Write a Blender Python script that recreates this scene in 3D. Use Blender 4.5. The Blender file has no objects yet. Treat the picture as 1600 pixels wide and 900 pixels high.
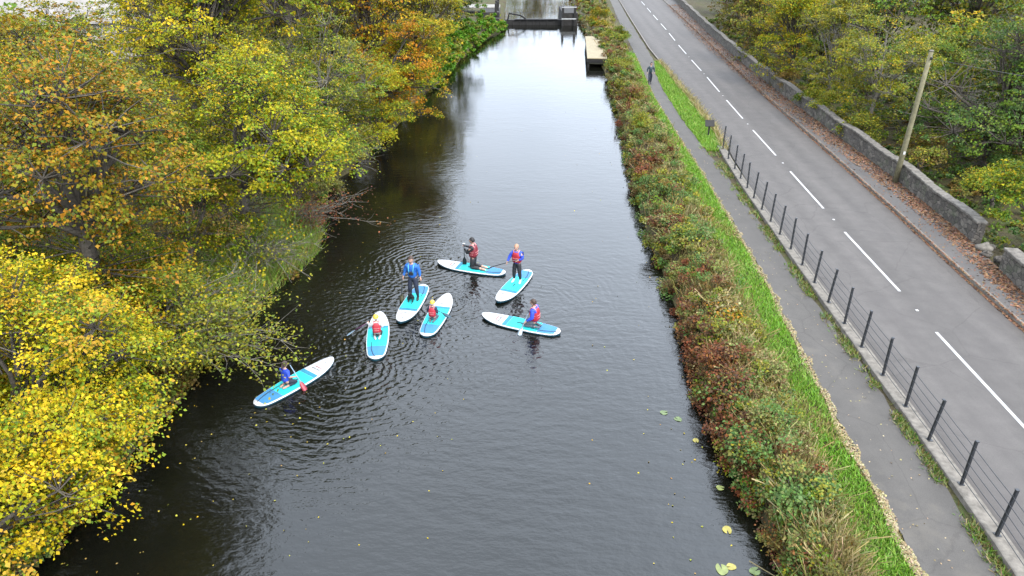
import bpy, bmesh, math, random
import numpy as np
from mathutils import Vector, Matrix

C = bpy.context.scene.collection
S = 1.0692                      # survey units to metres
GZ = 0.75                       # bank level above the water
R = math.radians
KA = 0.42                       # the sky outshines every lit surface under cloud: keep base colours low
rng = np.random.default_rng(11)
random.seed(11)

# ------------------------------------------------------------------ helpers
def tag(o, label=None, cat=None, group=None, kind=None):
    if label: o['label'] = label
    if cat: o['category'] = cat
    if group: o['group'] = group
    if kind: o['kind'] = kind
    return o

def empty(name, label, cat, loc=(0, 0, 0), rz=0.0, group=None):
    o = bpy.data.objects.new(name, None)
    C.objects.link(o)
    o.location = loc
    o.rotation_euler = (0, 0, rz)
    o.empty_display_size = 0.2
    return tag(o, label, cat, group)

class MB:
    """collects shapes for ONE mesh object"""
    def __init__(s):
        s.v = []; s.f = []; s.m = []; s.smooth = []
    def add(s, verts, faces, m=0, smooth=True):
        b = len(s.v)
        s.v.extend([tuple(p) for p in verts])
        for f in faces:
            s.f.append(tuple(i + b for i in f)); s.m.append(m); s.smooth.append(smooth)
    def box(s, c, d, m=0, rot=None, bev=0.0):
        x, y, z = d[0] / 2, d[1] / 2, d[2] / 2
        bm = bmesh.new()
        bmesh.ops.create_cube(bm, size=1)
        for v in bm.verts: v.co = Vector((v.co.x * d[0], v.co.y * d[1], v.co.z * d[2]))
        if bev > 0:
            bmesh.ops.bevel(bm, geom=list(bm.edges), offset=bev, segments=2, affect='EDGES', profile=0.5)
        M = Matrix.Translation(Vector(c))
        if rot is not None: M = M @ rot.to_4x4()
        bm.transform(M)
        bm.verts.index_update()
        s.add([v.co for v in bm.verts], [[v.index for v in f.verts] for f in bm.faces], m, False)
        bm.free()
    def tube(s, pts, rad, n=6, m=0, cap=True):
        pts = [Vector(p) for p in pts]
        if not hasattr(rad, '__len__'): rad = [rad] * len(pts)
        t0 = (pts[1] - pts[0]).normalized()
        a = t0.orthogonal().normalized()
        vs = []; fs = []
        for i, p in enumerate(pts):
            t = (pts[min(i + 1, len(pts) - 1)] - pts[max(i - 1, 0)])
            t = t.normalized() if t.length > 1e-9 else t0
            a = (a - t * a.dot(t))
            a = a.normalized() if a.length > 1e-6 else t.orthogonal().normalized()
            b = t.cross(a)
            for k in range(n):
                an = 2 * math.pi * k / n
                vs.append(p + (a * math.cos(an) + b * math.sin(an)) * rad[i])
        for i in range(len(pts) - 1):
            for k in range(n):
                k2 = (k + 1) % n
                fs.append((i * n + k, i * n + k2, (i + 1) * n + k2, (i + 1) * n + k))
        if cap:
            fs.append(tuple(range(n - 1, -1, -1)))
            fs.append(tuple((len(pts) - 1) * n + k for k in range(n)))
        s.add(vs, fs, m, True)
    def ell(s, c, r, m=0, seg=14, rings=9, rot=None, fn=None):
        vs = []; fs = []
        for i in range(rings + 1):
            th = math.pi * i / rings
            for k in range(seg):
                ph = 2 * math.pi * k / seg
                p = Vector((math.sin(th) * math.cos(ph), math.sin(th) * math.sin(ph), math.cos(th)))
                if fn: p = fn(p)
                p = Vector((p.x * r[0], p.y * r[1], p.z * r[2]))
                if rot is not None: p = rot @ p
                vs.append(p + Vector(c))
        for i in range(rings):
            for k in range(seg):
                k2 = (k + 1) % seg
                fs.append((i * seg + k, (i + 1) * seg + k, (i + 1) * seg + k2, i * seg + k2))
        s.add(vs, fs, m, True)
    def loft(s, rings, m=0, cap=True, closed=True, smooth=True):
        n = len(rings[0]); vs = [p for r in rings for p in r]; fs = []
        for i in range(len(rings) - 1):
            for k in range(n if closed else n - 1):
                k2 = (k + 1) % n
                fs.append((i * n + k, i * n + k2, (i + 1) * n + k2, (i + 1) * n + k))
        if cap:
            fs.append(tuple(range(n - 1, -1, -1)))
            fs.append(tuple((len(rings) - 1) * n + k for k in range(n)))
        s.add(vs, fs, m, smooth)
    def build(s, name, mats, parent=None):
        me = bpy.data.meshes.new(name)
        me.from_pydata(s.v, [], s.f)
        for m in (mats if isinstance(mats, (list, tuple)) else [mats]): me.materials.append(m)
        me.polygons.foreach_set('material_index', s.m)
        me.polygons.foreach_set('use_smooth', s.smooth)
        me.update()
        o = bpy.data.objects.new(name, me)
        C.objects.link(o)
        if parent is not None: o.parent = parent
        return o

def leaf_mesh(name, P, N, L, W, col, mat, parent=None, D=None, fold=0.25):
    """one mesh of many kite shaped leaves: P centre, N normal, D direction, L length, W width, col colour"""
    n = len(P)
    N = N / (np.linalg.norm(N, axis=1, keepdims=True) + 1e-9)
    if D is None: D = rng.normal(size=(n, 3))
    D = D - N * np.sum(D * N, axis=1, keepdims=True)
    D = D / (np.linalg.norm(D, axis=1, keepdims=True) + 1e-9)
    B = np.cross(N, D)
    L = np.broadcast_to(np.asarray(L, float), (n,))[:, None]
    W = np.broadcast_to(np.asarray(W, float), (n,))[:, None]
    V = np.empty((n, 4, 3))
    V[:, 0] = P - D * L * .5
    V[:, 1] = P + B * W * .5 + N * W * fold - D * L * .05
    V[:, 2] = P + D * L * .5 - N * L * .12
    V[:, 3] = P - B * W * .5 + N * W * fold - D * L * .05
    return quads_mesh(name, V, col, mat, parent)

def quads_mesh(name, V, col, mat, parent=None):
    n = len(V)
    me = bpy.data.meshes.new(name)
    me.vertices.add(n * 4); me.loops.add(n * 4); me.polygons.add(n)
    me.vertices.foreach_set('co', V.reshape(-1).astype(np.float32))
    me.loops.foreach_set('vertex_index', np.arange(n * 4, dtype=np.int32))
    me.polygons.foreach_set('loop_start', np.arange(0, n * 4, 4, dtype=np.int32))
    me.materials.append(mat)
    at = me.color_attributes.new('tint', 'FLOAT_COLOR', 'POINT')
    cc = np.ones((n, 4, 4), np.float32); cc[:, :, :3] = col[:, None, :]
    at.data.foreach_set('color', cc.reshape(-1))
    me.update(calc_edges=True)
    o = bpy.data.objects.new(name, me)
    C.objects.link(o)
    if parent is not None: o.parent = parent
    return o

# ------------------------------------------------------------------ materials
def newmat(name):
    m = bpy.data.materials.new(name); m.use_nodes = True
    nt = m.node_tree
    return m, nt, nt.nodes['Principled BSDF'], nt.nodes['Material Output']

def noise(nt, scale, detail=4, rough=.6, vec=None):
    t = nt.nodes.new('ShaderNodeTexNoise')
    t.inputs['Scale'].default_value = scale; t.inputs['Detail'].default_value = detail
    t.inputs['Roughness'].default_value = rough
    if vec is not None: nt.links.new(vec, t.inputs['Vector'])
    return t

def ramp(nt, src, stops):
    r = nt.nodes.new('ShaderNodeValToRGB')
    e = r.color_ramp.elements
    while len(e) < len(stops): e.new(0.5)
    for i, (p, c) in enumerate(stops):
        e[i].position = p; e[i].color = (*c, 1) if len(c) == 3 else c
    nt.links.new(src, r.inputs['Fac'])
    return r

def mixc(nt, a, b, fac, mode='MIX'):
    m = nt.nodes.new('ShaderNodeMix'); m.data_type = 'RGBA'; m.blend_type = mode
    for sock, val in ((m.inputs[6], a), (m.inputs[7], b)):
        if hasattr(val, 'is_linked') or hasattr(val, 'links'): nt.links.new(val, sock)
        else: sock.default_value = (*val, 1)
    if hasattr(fac, 'links'): nt.links.new(fac, m.inputs[0])
    else: m.inputs[0].default_value = fac
    return m.outputs[2]

def coords(nt, scale=(1, 1, 1), rot=(0, 0, 0), kind='Object'):
    tc = nt.nodes.new('ShaderNodeTexCoord')
    mp = nt.nodes.new('ShaderNodeMapping')
    mp.inputs['Scale'].default_value = scale; mp.inputs['Rotation'].default_value = rot
    nt.links.new(tc.outputs[kind], mp.inputs['Vector'])
    return mp.outputs['Vector']

def bump(nt, bs, h, strength=.3, dist=.02):
    b = nt.nodes.new('ShaderNodeBump')
    b.inputs['Strength'].default_value = strength; b.inputs['Distance'].default_value = dist
    nt.links.new(h, b.inputs['Height']); nt.links.new(b.outputs['Normal'], bs.inputs['Normal'])
    return b

def plain(name, col, rough=.6, var=.18, scale=6, spec=.4, bumpd=0.0, k=KA):
    col = tuple(c * k for c in col)
    m, nt, bs, out = newmat(name)
    t = noise(nt, scale, 5, .65, coords(nt))
    lo = tuple(max(0, c * (1 - var)) for c in col); hi = tuple(min(1, c * (1 + var)) for c in col)
    r = ramp(nt, t.outputs['Fac'], [(.3, lo), (.7, hi)])
    nt.links.new(r.outputs['Color'], bs.inputs['Base Color'])
    bs.inputs['Roughness'].default_value = rough
    bs.inputs['Specular IOR Level'].default_value = spec
    if bumpd: bump(nt, bs, t.outputs['Fac'], .5, bumpd)
    return m

def leafmat(name, trans=.3, rough=.5, spec=.35):
    m, nt, bs, out = newmat(name)
    at = nt.nodes.new('ShaderNodeAttribute'); at.attribute_name = 'tint'
    nt.links.new(at.outputs['Color'], bs.inputs['Base Color'])
    bs.inputs['Roughness'].default_value = rough; bs.inputs['Specular IOR Level'].default_value = spec
    tr = nt.nodes.new('ShaderNodeBsdfTranslucent')
    nt.links.new(at.outputs['Color'], tr.inputs['Color'])
    mx = nt.nodes.new('ShaderNodeMixShader'); mx.inputs[0].default_value = trans
    nt.links.new(bs.outputs[0], mx.inputs[1]); nt.links.new(tr.outputs[0], mx.inputs[2])
    nt.links.new(mx.outputs[0], out.inputs['Surface'])
    return m

M_leaf = leafmat('leaf', .32, .6, .16)
M_grass = leafmat('grass_blade', .3, .55, .3)
M_litter = leafmat('dry_leaf', .08, .75, .2)
M_bark = plain('bark', (.13, .11, .085), .9, .45, 9, .2, .02)
M_twig = plain('twig', (.26, .235, .19), .9, .3, 12, .2)
M_post = plain('dark_metal', (.022, .024, .028), .5, .3, 14)
M_conc = plain('concrete', (.225, .20, .168), .9, .42, 4.5, .2, .012)
M_kerb = plain('kerb_stone', (.23, .205, .175), .9, .35, 4, .2, .01)
M_white = plain('board_white', (.80, .80, .80), .45, .06, 3, k=.40)
M_cyan = plain('pad_cyan', (.012, .54, .55), .7, .08, 5, k=.5)
M_teal = plain('pad_teal', (.02, .25, .37), .7, .1, 5)
M_blue = plain('pad_blue', (.05, .25, .48), .7, .12, 5)
M_navy = plain('rail_navy', (.006, .055, .085), .35, .2, 5)
M_black = plain('black_rubber', (.012, .012, .013), .6, .2, 9)
M_skin = plain('skin', (.58, .34, .25), .55, .06, 9)
M_lip = plain('lip', (.40, .15, .13), .5, .05, 9)
M_eye = plain('eye', (.03, .02, .02), .3, .05, 9)
M_wet = plain('neoprene_black', (.013, .013, .016), .65, .3, 10)
M_dnavy = plain('navy_cloth', (.014, .020, .045), .75, .25, 10)
M_royal = plain('royal_blue_cloth', (.022, .075, .62), .7, .18, 8)
M_sky = plain('bright_blue_cloth', (.010, .13, .50), .65, .18, 8)
M_lightblue = plain('pale_blue_strap', (.10, .45, .70), .6, .1, 8)
M_red = plain('red_vest', (.46, .012, .030), .6, .15, 8)
M_dred = plain('dark_red_vest', (.22, .010, .022), .6, .2, 8)
M_pink = plain('pink_trim', (.75, .28, .28), .6, .1, 8)
M_yellow = plain('yellow_helmet', (.80, .56, .05), .35, .05, 4)
M_brownhair = plain('brown_hair', (.055, .028, .016), .7, .35, 40)
M_darkhair = plain('dark_hair', (.014, .010, .009), .7, .3, 40)
M_sandhair = plain('sandy_hair', (.50, .27, .16), .7, .2, 40)
M_fur = plain('black_fur', (.010, .010, .011), .75, .4, 40, .3, .01)
M_paledw = plain('pale_cloth', (.55, .55, .56), .75, .12, 8)
M_greyc = plain('grey_cloth', (.10, .12, .15), .75, .2, 8)
M_tealj = plain('teal_cloth', (.014, .045, .055), .7, .2, 8)
M_shaft = plain('paddle_shaft', (.05, .055, .065), .4, .2, 10)
M_palesh = plain('pale_shaft', (.30, .42, .52), .45, .1, 10)
M_purple = plain('purple_shaft', (.12, .03, .10), .45, .15, 10)
M_redpad = plain('red_blade', (.48, .06, .08), .45, .1, 10)
M_paleblade = plain('pale_blade', (.60, .72, .80), .4, .08, 10)
M_olive = plain('olive_blade', (.16, .15, .09), .5, .2, 10)
M_logo_red = plain('logo_red', (.50, .10, .09), .5, .1, 10)
M_logo_grey = plain('logo_grey', (.22, .24, .26), .5, .1, 10)
M_pole = plain('weathered_pole', (.24, .215, .125), .85, .3, 5, .2, .01)
M_timber = plain('black_timber', (.020, .018, .016), .75, .4, 4, .3, .01)
M_lockstone = plain('dark_lock_stone', (.050, .046, .042), .9, .5, 1.6, .2, .03)
M_coping = plain('coping_stone', (.33, .31, .28), .9, .25, 2.5, .2, .01)
M_copew = plain('weathered_coping', (.20, .18, .155), .95, .45, 4, .15, .03)
M_rail = plain('pale_rail', (.50, .50, .49), .5, .1, 6)
M_padleaf = plain('lily_leaf', (.25, .29, .08), .45, .3, 7)
M_padyel = plain('lily_leaf_yellow', (.42, .36, .07), .45, .25, 7)
M_padgreen = plain('lily_leaf_green', (.14, .20, .06), .45, .3, 7)
M_stud = plain('stud_white', (.75, .75, .72), .4, .05, 9)
M_roof = plain('pale_roof', (.34, .31, .28), .8, .2, 1.2, .2)
M_render = plain('pale_render', (.62, .58, .53), .85, .12, 1.2, .2)
M_glass = plain('window_glass', (.03, .035, .04), .15, .2, 3, .6)

# deck planks
M_plank, nt, bs, out = newmat('dock_planks')
wv = nt.nodes.new('ShaderNodeTexWave'); wv.wave_type = 'BANDS'; wv.bands_direction = 'Y'
wv.inputs['Scale'].default_value = 3.2; wv.inputs['Distortion'].default_value = .3
nt.links.new(coords(nt), wv.inputs['Vector'])
r1 = ramp(nt, wv.outputs['Color'], [(.05, (.06, .05, .03)), (.25, (.20, .16, .09))])
n1 = noise(nt, 5, 5, .7, coords(nt, (1, .2, 1)))
r2 = ramp(nt, n1.outputs['Fac'], [(.3, (.7, .7, .7)), (.7, (1.1, 1.1, 1.1))])
nt.links.new(mixc(nt, r1.outputs['Color'], r2.outputs['Color'], 1.0, 'MULTIPLY'), bs.inputs['Base Color'])
bs.inputs['Roughness'].default_value = .85

# asphalt: road and paths
def asphalt(name, base, patch, rot, streak=.5, tracks=False):
    m, nt, bs, out = newmat(name)
    v = coords(nt)
    fine = noise(nt, 60, 4, .8, v)
    mid = noise(nt, 1.3, 6, .65, v)
    st = noise(nt, 1.0, 4, .55, coords(nt, (1.1, .035, 1), (0, 0, rot)))
    base = tuple(c * KA * .98 for c in base); patch = tuple(c * KA * .98 for c in patch)
    lo = tuple(c * .86 for c in base)
    a = ramp(nt, st.outputs['Fac'], [(.35, lo), (.65, base)])
    b = ramp(nt, mid.outputs['Fac'], [(.35, (.88, .88, .88)), (.65, (1.06, 1.06, 1.06))])
    c = ramp(nt, fine.outputs['Fac'], [(.3, (.72, .72, .72)), (.7, (1.22, 1.22, 1.22))])
    col = mixc(nt, a.outputs['Color'], b.outputs['Color'], 1, 'MULTIPLY')
    col = mixc(nt, col, c.outputs['Color'], 1, 'MULTIPLY')
    if tracks:
        ac = nt.nodes.new('ShaderNodeAttribute'); ac.attribute_name = 'across'
        wn = noise(nt, .25, 3, .6, v)
        am = nt.nodes.new('ShaderNodeMath'); am.operation = 'MULTIPLY_ADD'; am.inputs[1].default_value = .05
        nt.links.new(wn.outputs['Fac'], am.inputs[0]); nt.links.new(ac.outputs['Fac'], am.inputs[2])
        tr = ramp(nt, am.outputs[0], [(.03, (.78, .76, .74)), (.10, (.96, .96, .96)), (.20, (1.08, 1.08, 1.08)), (.29, (.94, .94, .94)), (.40, (1.07, 1.07, 1.07)), (.515, (.86, .86, .86)), (.62, (1.06, 1.06, 1.06)), (.72, (.93, .93, .93)), (.83, (1.07, 1.07, 1.07)), (.94, (.95, .94, .93)), (1.0, (.72, .68, .64))])
        col = mixc(nt, col, tr.outputs['Color'], 1, 'MULTIPLY')
    vk = nt.nodes.new('ShaderNodeTexVoronoi'); vk.feature = 'DISTANCE_TO_EDGE'; vk.inputs['Scale'].default_value = .42
    wk = noise(nt, 1.2, 5, .7, v); nt.links.new(mixc(nt, v, wk.outputs['Color'], .25), vk.inputs['Vector'])
    rk = ramp(nt, vk.outputs['Distance'], [(.002, (.62, .61, .60)), (.008, (1, 1, 1))])
    col = mixc(nt, col, rk.outputs['Color'], .45, 'MULTIPLY')
    pn = noise(nt, .55, 6, .7, v)
    pr = ramp(nt, pn.outputs['Fac'], [(.56, (0, 0, 0)), (.66, (1, 1, 1))])
    k = nt.nodes.new('ShaderNodeMath'); k.operation = 'MULTIPLY'; k.inputs[1].default_value = streak
    nt.links.new(pr.outputs['Color'], k.inputs[0])
    col = mixc(nt, col, patch, k.outputs[0])
    nt.links.new(col, bs.inputs['Base Color'])
    bs.inputs['Roughness'].default_value = .85; bs.inputs['Specular IOR Level'].default_value = .25
    bump(nt, bs, fine.outputs['Fac'], .35, .006)
    return m
M_road = asphalt('road_asphalt', (.146, .131, .120), (.118, .105, .098), R(-3.2), .6, True)
M_path = asphalt('path_asphalt', (.126, .114, .101), (.165, .145, .118), R(-3), .45)
M_pave = asphalt('pavement_asphalt', (.142, .128, .118), (.17, .14, .115), R(-3), .5)

# painted line, worn
M_line, nt, bs, out = newmat('road_paint')
n1 = noise(nt, 22, 5, .75, coords(nt))
r1 = ramp(nt, n1.outputs['Fac'], [(.34, (.11, .105, .10)), (.50, (.27, .265, .26))])
nt.links.new(r1.outputs['Color'], bs.inputs['Base Color']); bs.inputs['Roughness'].default_value = .7

# soil with litter and moss
M_soil, nt, bs, out = newmat('ground_soil')
v = coords(nt)
n1 = noise(nt, .6, 8, .7, v); n2 = noise(nt, 7, 6, .75, v)
r1 = ramp(nt, n1.outputs['Fac'], [(.35, (.026, .020, .013)), (.5, (.040, .035, .017)), (.65, (.028, .040, .012))])
r2 = ramp(nt, n2.outputs['Fac'], [(.3, (.5, .5, .5)), (.7, (1.5, 1.4, 1.2))])
nt.links.new(mixc(nt, r1.outputs['Color'], r2.outputs['Color'], 1, 'MULTIPLY'), bs.inputs['Base Color'])
bs.inputs['Roughness'].default_value = .95; bs.inputs['Specular IOR Level'].default_value = .15
bump(nt, bs, n2.outputs['Fac'], .8, .06)

# rubble stone wall
M_wall, nt, bs, out = newmat('rubble_stone')
v = coords(nt, (1, 1, 1.7))
w1 = noise(nt, 3, 3, .6, v)
vv = mixc(nt, v, w1.outputs['Color'], .12)
vo = nt.nodes.new('ShaderNodeTexVoronoi'); vo.inputs['Scale'].default_value = 3.3; nt.links.new(vv, vo.inputs['Vector'])
ve = nt.nodes.new('ShaderNodeTexVoronoi'); ve.feature = 'DISTANCE_TO_EDGE'; ve.inputs['Scale'].default_value = 3.3
nt.links.new(vv, ve.inputs['Vector'])
sep = nt.nodes.new('ShaderNodeSeparateColor'); nt.links.new(vo.outputs['Color'], sep.inputs[0])
r1 = ramp(nt, sep.outputs[0], [(0, (.036, .030, .024)), (.5, (.056, .047, .039)), (1, (.095, .082, .068))])
r2 = ramp(nt, ve.outputs['Distance'], [(.0, (.22, .20, .18)), (.08, (1, 1, 1))])
n3 = noise(nt, 9, 6, .75, coords(nt))
r3 = ramp(nt, n3.outputs['Fac'], [(.3, (.55, .55, .5)), (.7, (1.3, 1.3, 1.3))])
col = mixc(nt, r1.outputs['Color'], r2.outputs['Color'], .85, 'MULTIPLY')
col = mixc(nt, col, r3.outputs['Color'], 1, 'MULTIPLY')
n4 = noise(nt, 1.1, 6, .75, coords(nt))
r4 = ramp(nt, n4.outputs['Fac'], [(.52, (0, 0, 0)), (.68, (.7, .7, .7))])
col = mixc(nt, col, (.04, .05, .022), r4.outputs['Color'])
nt.links.new(col, bs.inputs['Base Color']); bs.inputs['Roughness'].default_value = .95
bump(nt, bs, r2.outputs['Color'], .8, .04)

# ------------------------------------------------------------------ layout curves (metres)
def curve(pts):
    a = np.array(pts, float) * S
    def f(y): return float(np.interp(y, a[:, 0], a[:, 1]))
    return f
XL = curve([(-40, -10.9), (12, -10.8), (17, -10.4), (21, -10.3), (23.5, -9.8), (25.5, -9.1), (27.6, -8.7), (29.5, -9.0), (32, -9.8), (36, -9.8), (46, -8.4), (58, -7.2), (72, -5.8), (88, -3.3), (94, -1.4), (100, -1.2), (500, 2)])
XR = curve([(-40, 5.0), (6, 6.1), (10.9, 6.15), (12.8, 6.0), (14.6, 5.8), (16.9, 5.75), (19.6, 5.95), (24, 6.15), (29.6, 6.2), (33.7, 6.4), (42.4, 7.1), (53.9, 7.95), (66, 8.6), (76, 8.9), (100, 9.2), (500, 24)])
XG = curve([(-40, 6.6), (6, 7.2), (11, 7.58), (12.9, 7.8), (15.7, 8.05), (18.5, 8.3), (21.8, 8.6), (28, 9.1), (36.7, 9.65), (44, 10.0), (62.4, 11.1), (72, 11.7), (101, 13.9), (500, 40)])
PL = curve([(-40, 7.6), (6, 8.35), (10.45, 8.66), (12.1, 8.8), (14.8, 8.95), (17.8, 9.2), (20.5, 9.42), (23.5, 9.7), (31, 10.1), (36.7, 10.35), (42.8, 10.5), (55, 10.95), (65.3, 11.75), (70, 12.1), (101, 14.3), (130, 16.6), (500, 43)])
PR = curve([(-40, 9.6), (6, 10.1), (10.45, 10.35), (12.3, 10.52), (14.3, 10.66), (16.2, 10.74), (18.5, 10.82), (21.4, 10.88), (26, 11.1), (30.2, 11.25), (35.6, 11.45), (40.8, 11.5), (47.4, 11.6), (57.4, 12.1), (63.9, 12.7), (69.4, 13.6), (101, 15.75), (130, 18.0), (500, 46)])
FX = curve([(-40, 7.6), (6, 10.35), (11.3, 10.8), (16, 11.06), (22, 11.3), (28, 11.6), (34, 11.9), (38.7, 12.26), (40.7, 12.48)])
RLx = curve([(-40, 8.0), (6, 10.6), (11.3, 11.05), (16, 11.3), (22, 11.55), (28, 11.85), (34, 12.15), (40, 12.75), (45.4, 13.5), (53.6, 13.85), (64.8, 14.15), (70, 14.2), (77, 14.45), (100, 16.0), (124, 17.7), (500, 44)])
CX = curve([(-40, 11.2), (15, 13.86), (20, 14.1), (22.9, 14.29), (28.4, 14.56), (36.7, 15.07), (45, 15.57), (53.4, 16.12), (62, 16.75), (70, 17.25), (78.8, 17.85), (90, 18.75), (110, 20.1), (500, 47)])
KX = curve([(-40, 15.3), (20.3, 17.12), (24.4, 17.38), (30.4, 17.85), (40.1, 18.5), (53, 19.3), (68.4, 20.5), (93.5, 22.5), (125.6, 24.95), (500, 53)])
WX = curve([(-40, 16.5), (15, 17.9), (21.8, 18.45), (25.8, 19.1), (28.2, 19.45), (35, 19.95), (41, 20.2), (47.4, 20.45), (57.8, 20.9), (69, 21.5), (89, 23.2), (120.7, 26.3), (500, 56)])

def ys(a, b, step):
    n = max(2, int(round((b - a) / step)) + 1)
    return [a + (b - a) * i / (n - 1) for i in range(n)]

def strip(name, fa, fb, y0, y1, z, mat, step=1.5, zb=None, cols=4, jitter=0.0):
    b = MB(); Y = ys(y0, y1, step); vs = []; fs = []
    for i, y in enumerate(Y):
        a, c = fa(y), fb(y)
        if jitter:
            a += random.uniform(-jitter, jitter); c += random.uniform(-jitter, jitter)
        for k in range(cols + 1):
            t = k / cols
            vs.append((a + (c - a) * t, y, z + ((zb if zb is not None else z) - z) * t))
    for i in range(len(Y) - 1):
        for k in range(cols):
            q = i * (cols + 1) + k
            fs.append((q, q + 1, q + cols + 2, q + cols + 1))
    b.add(vs, fs)
    o = b.build(name, mat)
    at = o.data.attributes.new('across', 'FLOAT', 'POINT')
    at.data.foreach_set('value', [k / cols for _ in Y for k in range(cols + 1)])
    return tag(o, kind='structure')

# ------------------------------------------------------------------ ground, water, roads
ZG = GZ - .03
b = MB(); Y = ys(-40, 130, 1.7) + [150, 190, 260, 400, 800, 1500]
vs = []; fs = []
for y in Y:
    l, r, g, w = XL(y), XR(y), XG(y), WX(y)
    jl = .18 * math.sin(y * 1.7) + .12 * math.sin(y * 3.9 + 1); jr = .08 * math.sin(y * 2.3) + .06 * math.sin(y * 5.1)
    prof = [(-900, 6), (-200, 3), (-70, 1.4), (-30, 1.2), (l - 7, 1.1), (l - 3.2, .95), (l - 1.2, .7 + jl * .5), (l - .3 + jl, .3), (l + jl, -.06), (l + 1.2, -1.1),
            (r - 1.0, -1.1), (r + jr, -.06), (r + .25 + jr, .35), (r + .9, ZG - .05), (g, ZG), (PR(y) + .2, ZG), (w - .3, ZG), (w + .6, ZG), (w + 2.5, .45), (w + 9, .3), (90, .3), (250, 3), (900, 8)]
    vs += [(x, y, z) for x, z in prof]
n = 23
for i in range(len(Y) - 1):
    for k in range(n - 1):
        q = i * n + k
        fs.append((q, q + 1, q + n + 1, q + n))
b.add(vs, fs)
tag(b.build('ground', M_soil), kind='structure')

BOARDS = [  # name key, nose (x,y), tail (x,y) in survey units
    ('a', (-5.87, 19.45), (-7.71, 16.94)),
    ('b', (-4.86, 22.40), (-4.50, 19.50)),
    ('c', (-4.00, 21.90), (-3.52, 24.60)),
    ('d', (-2.46, 23.85), (-3.02, 20.90)),
    ('e', (-3.20, 26.80), (-0.21, 25.75)),
    ('f', (-0.50, 23.35), (0.66, 25.98)),
    ('g', (-1.15, 22.35), (1.75, 21.10)),
]

M_water, nt, bs, out = newmat('canal_water')
bs.inputs['Base Color'].default_value = (.0026, .0027, .0018, 1)
bs.inputs['Roughness'].default_value = .012
bs.inputs['IOR'].default_value = 1.45
v = coords(nt)
n1 = noise(nt, 1.0, 3, .55, coords(nt, (1.6, 3.4, 1), (0, 0, R(14))))
n2 = noise(nt, 1.0, 2, .5, coords(nt, (.45, .9, 1), (0, 0, R(-20))))
n3 = noise(nt, 1.0, 3, .6, coords(nt, (5.5, 8.5, 1), (0, 0, R(30))))
def mth(op, a, bb, c=None):
    k = nt.nodes.new('ShaderNodeMath'); k.operation = op
    for i, q in enumerate((a, bb, c)):
        if q is None: continue
        if hasattr(q, 'links'): nt.links.new(q, k.inputs[i])
        else: k.inputs[i].default_value = q
    return k.outputs[0]
calm = noise(nt, .12, 3, .5, v)
cm = ramp(nt, calm.outputs['Fac'], [(.35, (.45, .45, .45)), (.65, (1, 1, 1))])
vm = nt.nodes.new('ShaderNodeVectorMath'); vm.operation = 'DISTANCE'
nt.links.new(v, vm.inputs[0]); vm.inputs[1].default_value = (-1.0, 17, 0)
near = mth('ADD', mth('MULTIPLY', mth('POWER', 2.718, mth('MULTIPLY', vm.outputs['Value'], -1 / 14.0)), 1.5), .28)
h = mth('ADD', mth('MULTIPLY', n1.outputs['Fac'], 1.0), mth('MULTIPLY', n2.outputs['Fac'], .9))
h = mth('ADD', h, mth('MULTIPLY', n3.outputs['Fac'], .30))
h = mth('MULTIPLY', mth('MULTIPLY', h, cm.outputs['Color']), near)
# wash of rings spreading from the boards
wob = noise(nt, .8, 4, .65, v)
for (cx, cy, k, amp, fall) in [(-5.2, 18.9, 21, .34, 2.4), (-4.2, 20.6, 24, .26, 2.2), (-2.4, 23.2, 22, .26, 2.2), (0.8, 23.6, 18, .16, 3.0), (-3.6, 26.8, 22, .30, 2.0), (-0.6, 18.5, 15, .14, 3.4)]:
    vm = nt.nodes.new('ShaderNodeVectorMath'); vm.operation = 'DISTANCE'
    nt.links.new(v, vm.inputs[0]); vm.inputs[1].default_value = (cx * S, cy * S, 0)
    d = vm.outputs['Value']
    ph = mth('ADD', mth('MULTIPLY', d, k), mth('MULTIPLY', wob.outputs['Fac'], 22.0))
    e = mth('POWER', 2.718, mth('MULTIPLY', d, -1.0 / fall))
    h = mth('ADD', h, mth('MULTIPLY', mth('MULTIPLY', mth('SINE', ph, 0.0), e), amp))
bp = nt.nodes.new('ShaderNodeBump'); bp.inputs['Strength'].default_value = 1.0; bp.inputs['Distance'].default_value = .036
nt.links.new(h, bp.inputs['Height']); nt.links.new(bp.outputs['Normal'], bs.inputs['Normal'])
b = MB(); vs = []; fs = []
YW = ys(-40, 130, 5) + [200, 420]
for y in YW:
    l, r = XL(y) - .6, XR(y) + .6
    vs += [(l, y, 0), ((l + r) / 2, y, 0), (r, y, 0)]
for i in range(len(YW) - 1):
    for k in range(2): fs.append((i * 3 + k, i * 3 + k + 1, i * 3 + k + 4, i * 3 + k + 3))
b.add(vs, fs)
tag(b.build('water', M_water), kind='structure')

strip('path', PL, PR, -20, 320, GZ + .004, M_path, step=.7, jitter=.07)
ROADZ = GZ + .08
strip('road', RLx, KX, -30, 400, ROADZ, M_road, cols=6)
# road shoulder so the road has a real edge
strip('kerb', lambda y: RLx(y) - .14, RLx, 43 * S, 300, ROADZ + .02, M_kerb, zb=ROADZ + .01, cols=2)
# right kerb and pavement
b = MB(); Y = ys(-30, 320, 1.5)
rings = [[(KX(y) - .01, y, ROADZ - .1), (KX(y), y, ROADZ + .10), (KX(y) + .02, y, ROADZ + .12), (KX(y) + .13, y, ROADZ + .12), (KX(y) + .13, y, ROADZ - .1)] for y in Y]
b.loft(rings, cap=False, closed=False, smooth=False)
tag(b.build('kerb', M_kerb), kind='structure')
strip('pavement', lambda y: KX(y) + .13, lambda y: WX(y) + .05, -30, 320, ROADZ + .115, M_pave)
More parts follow.
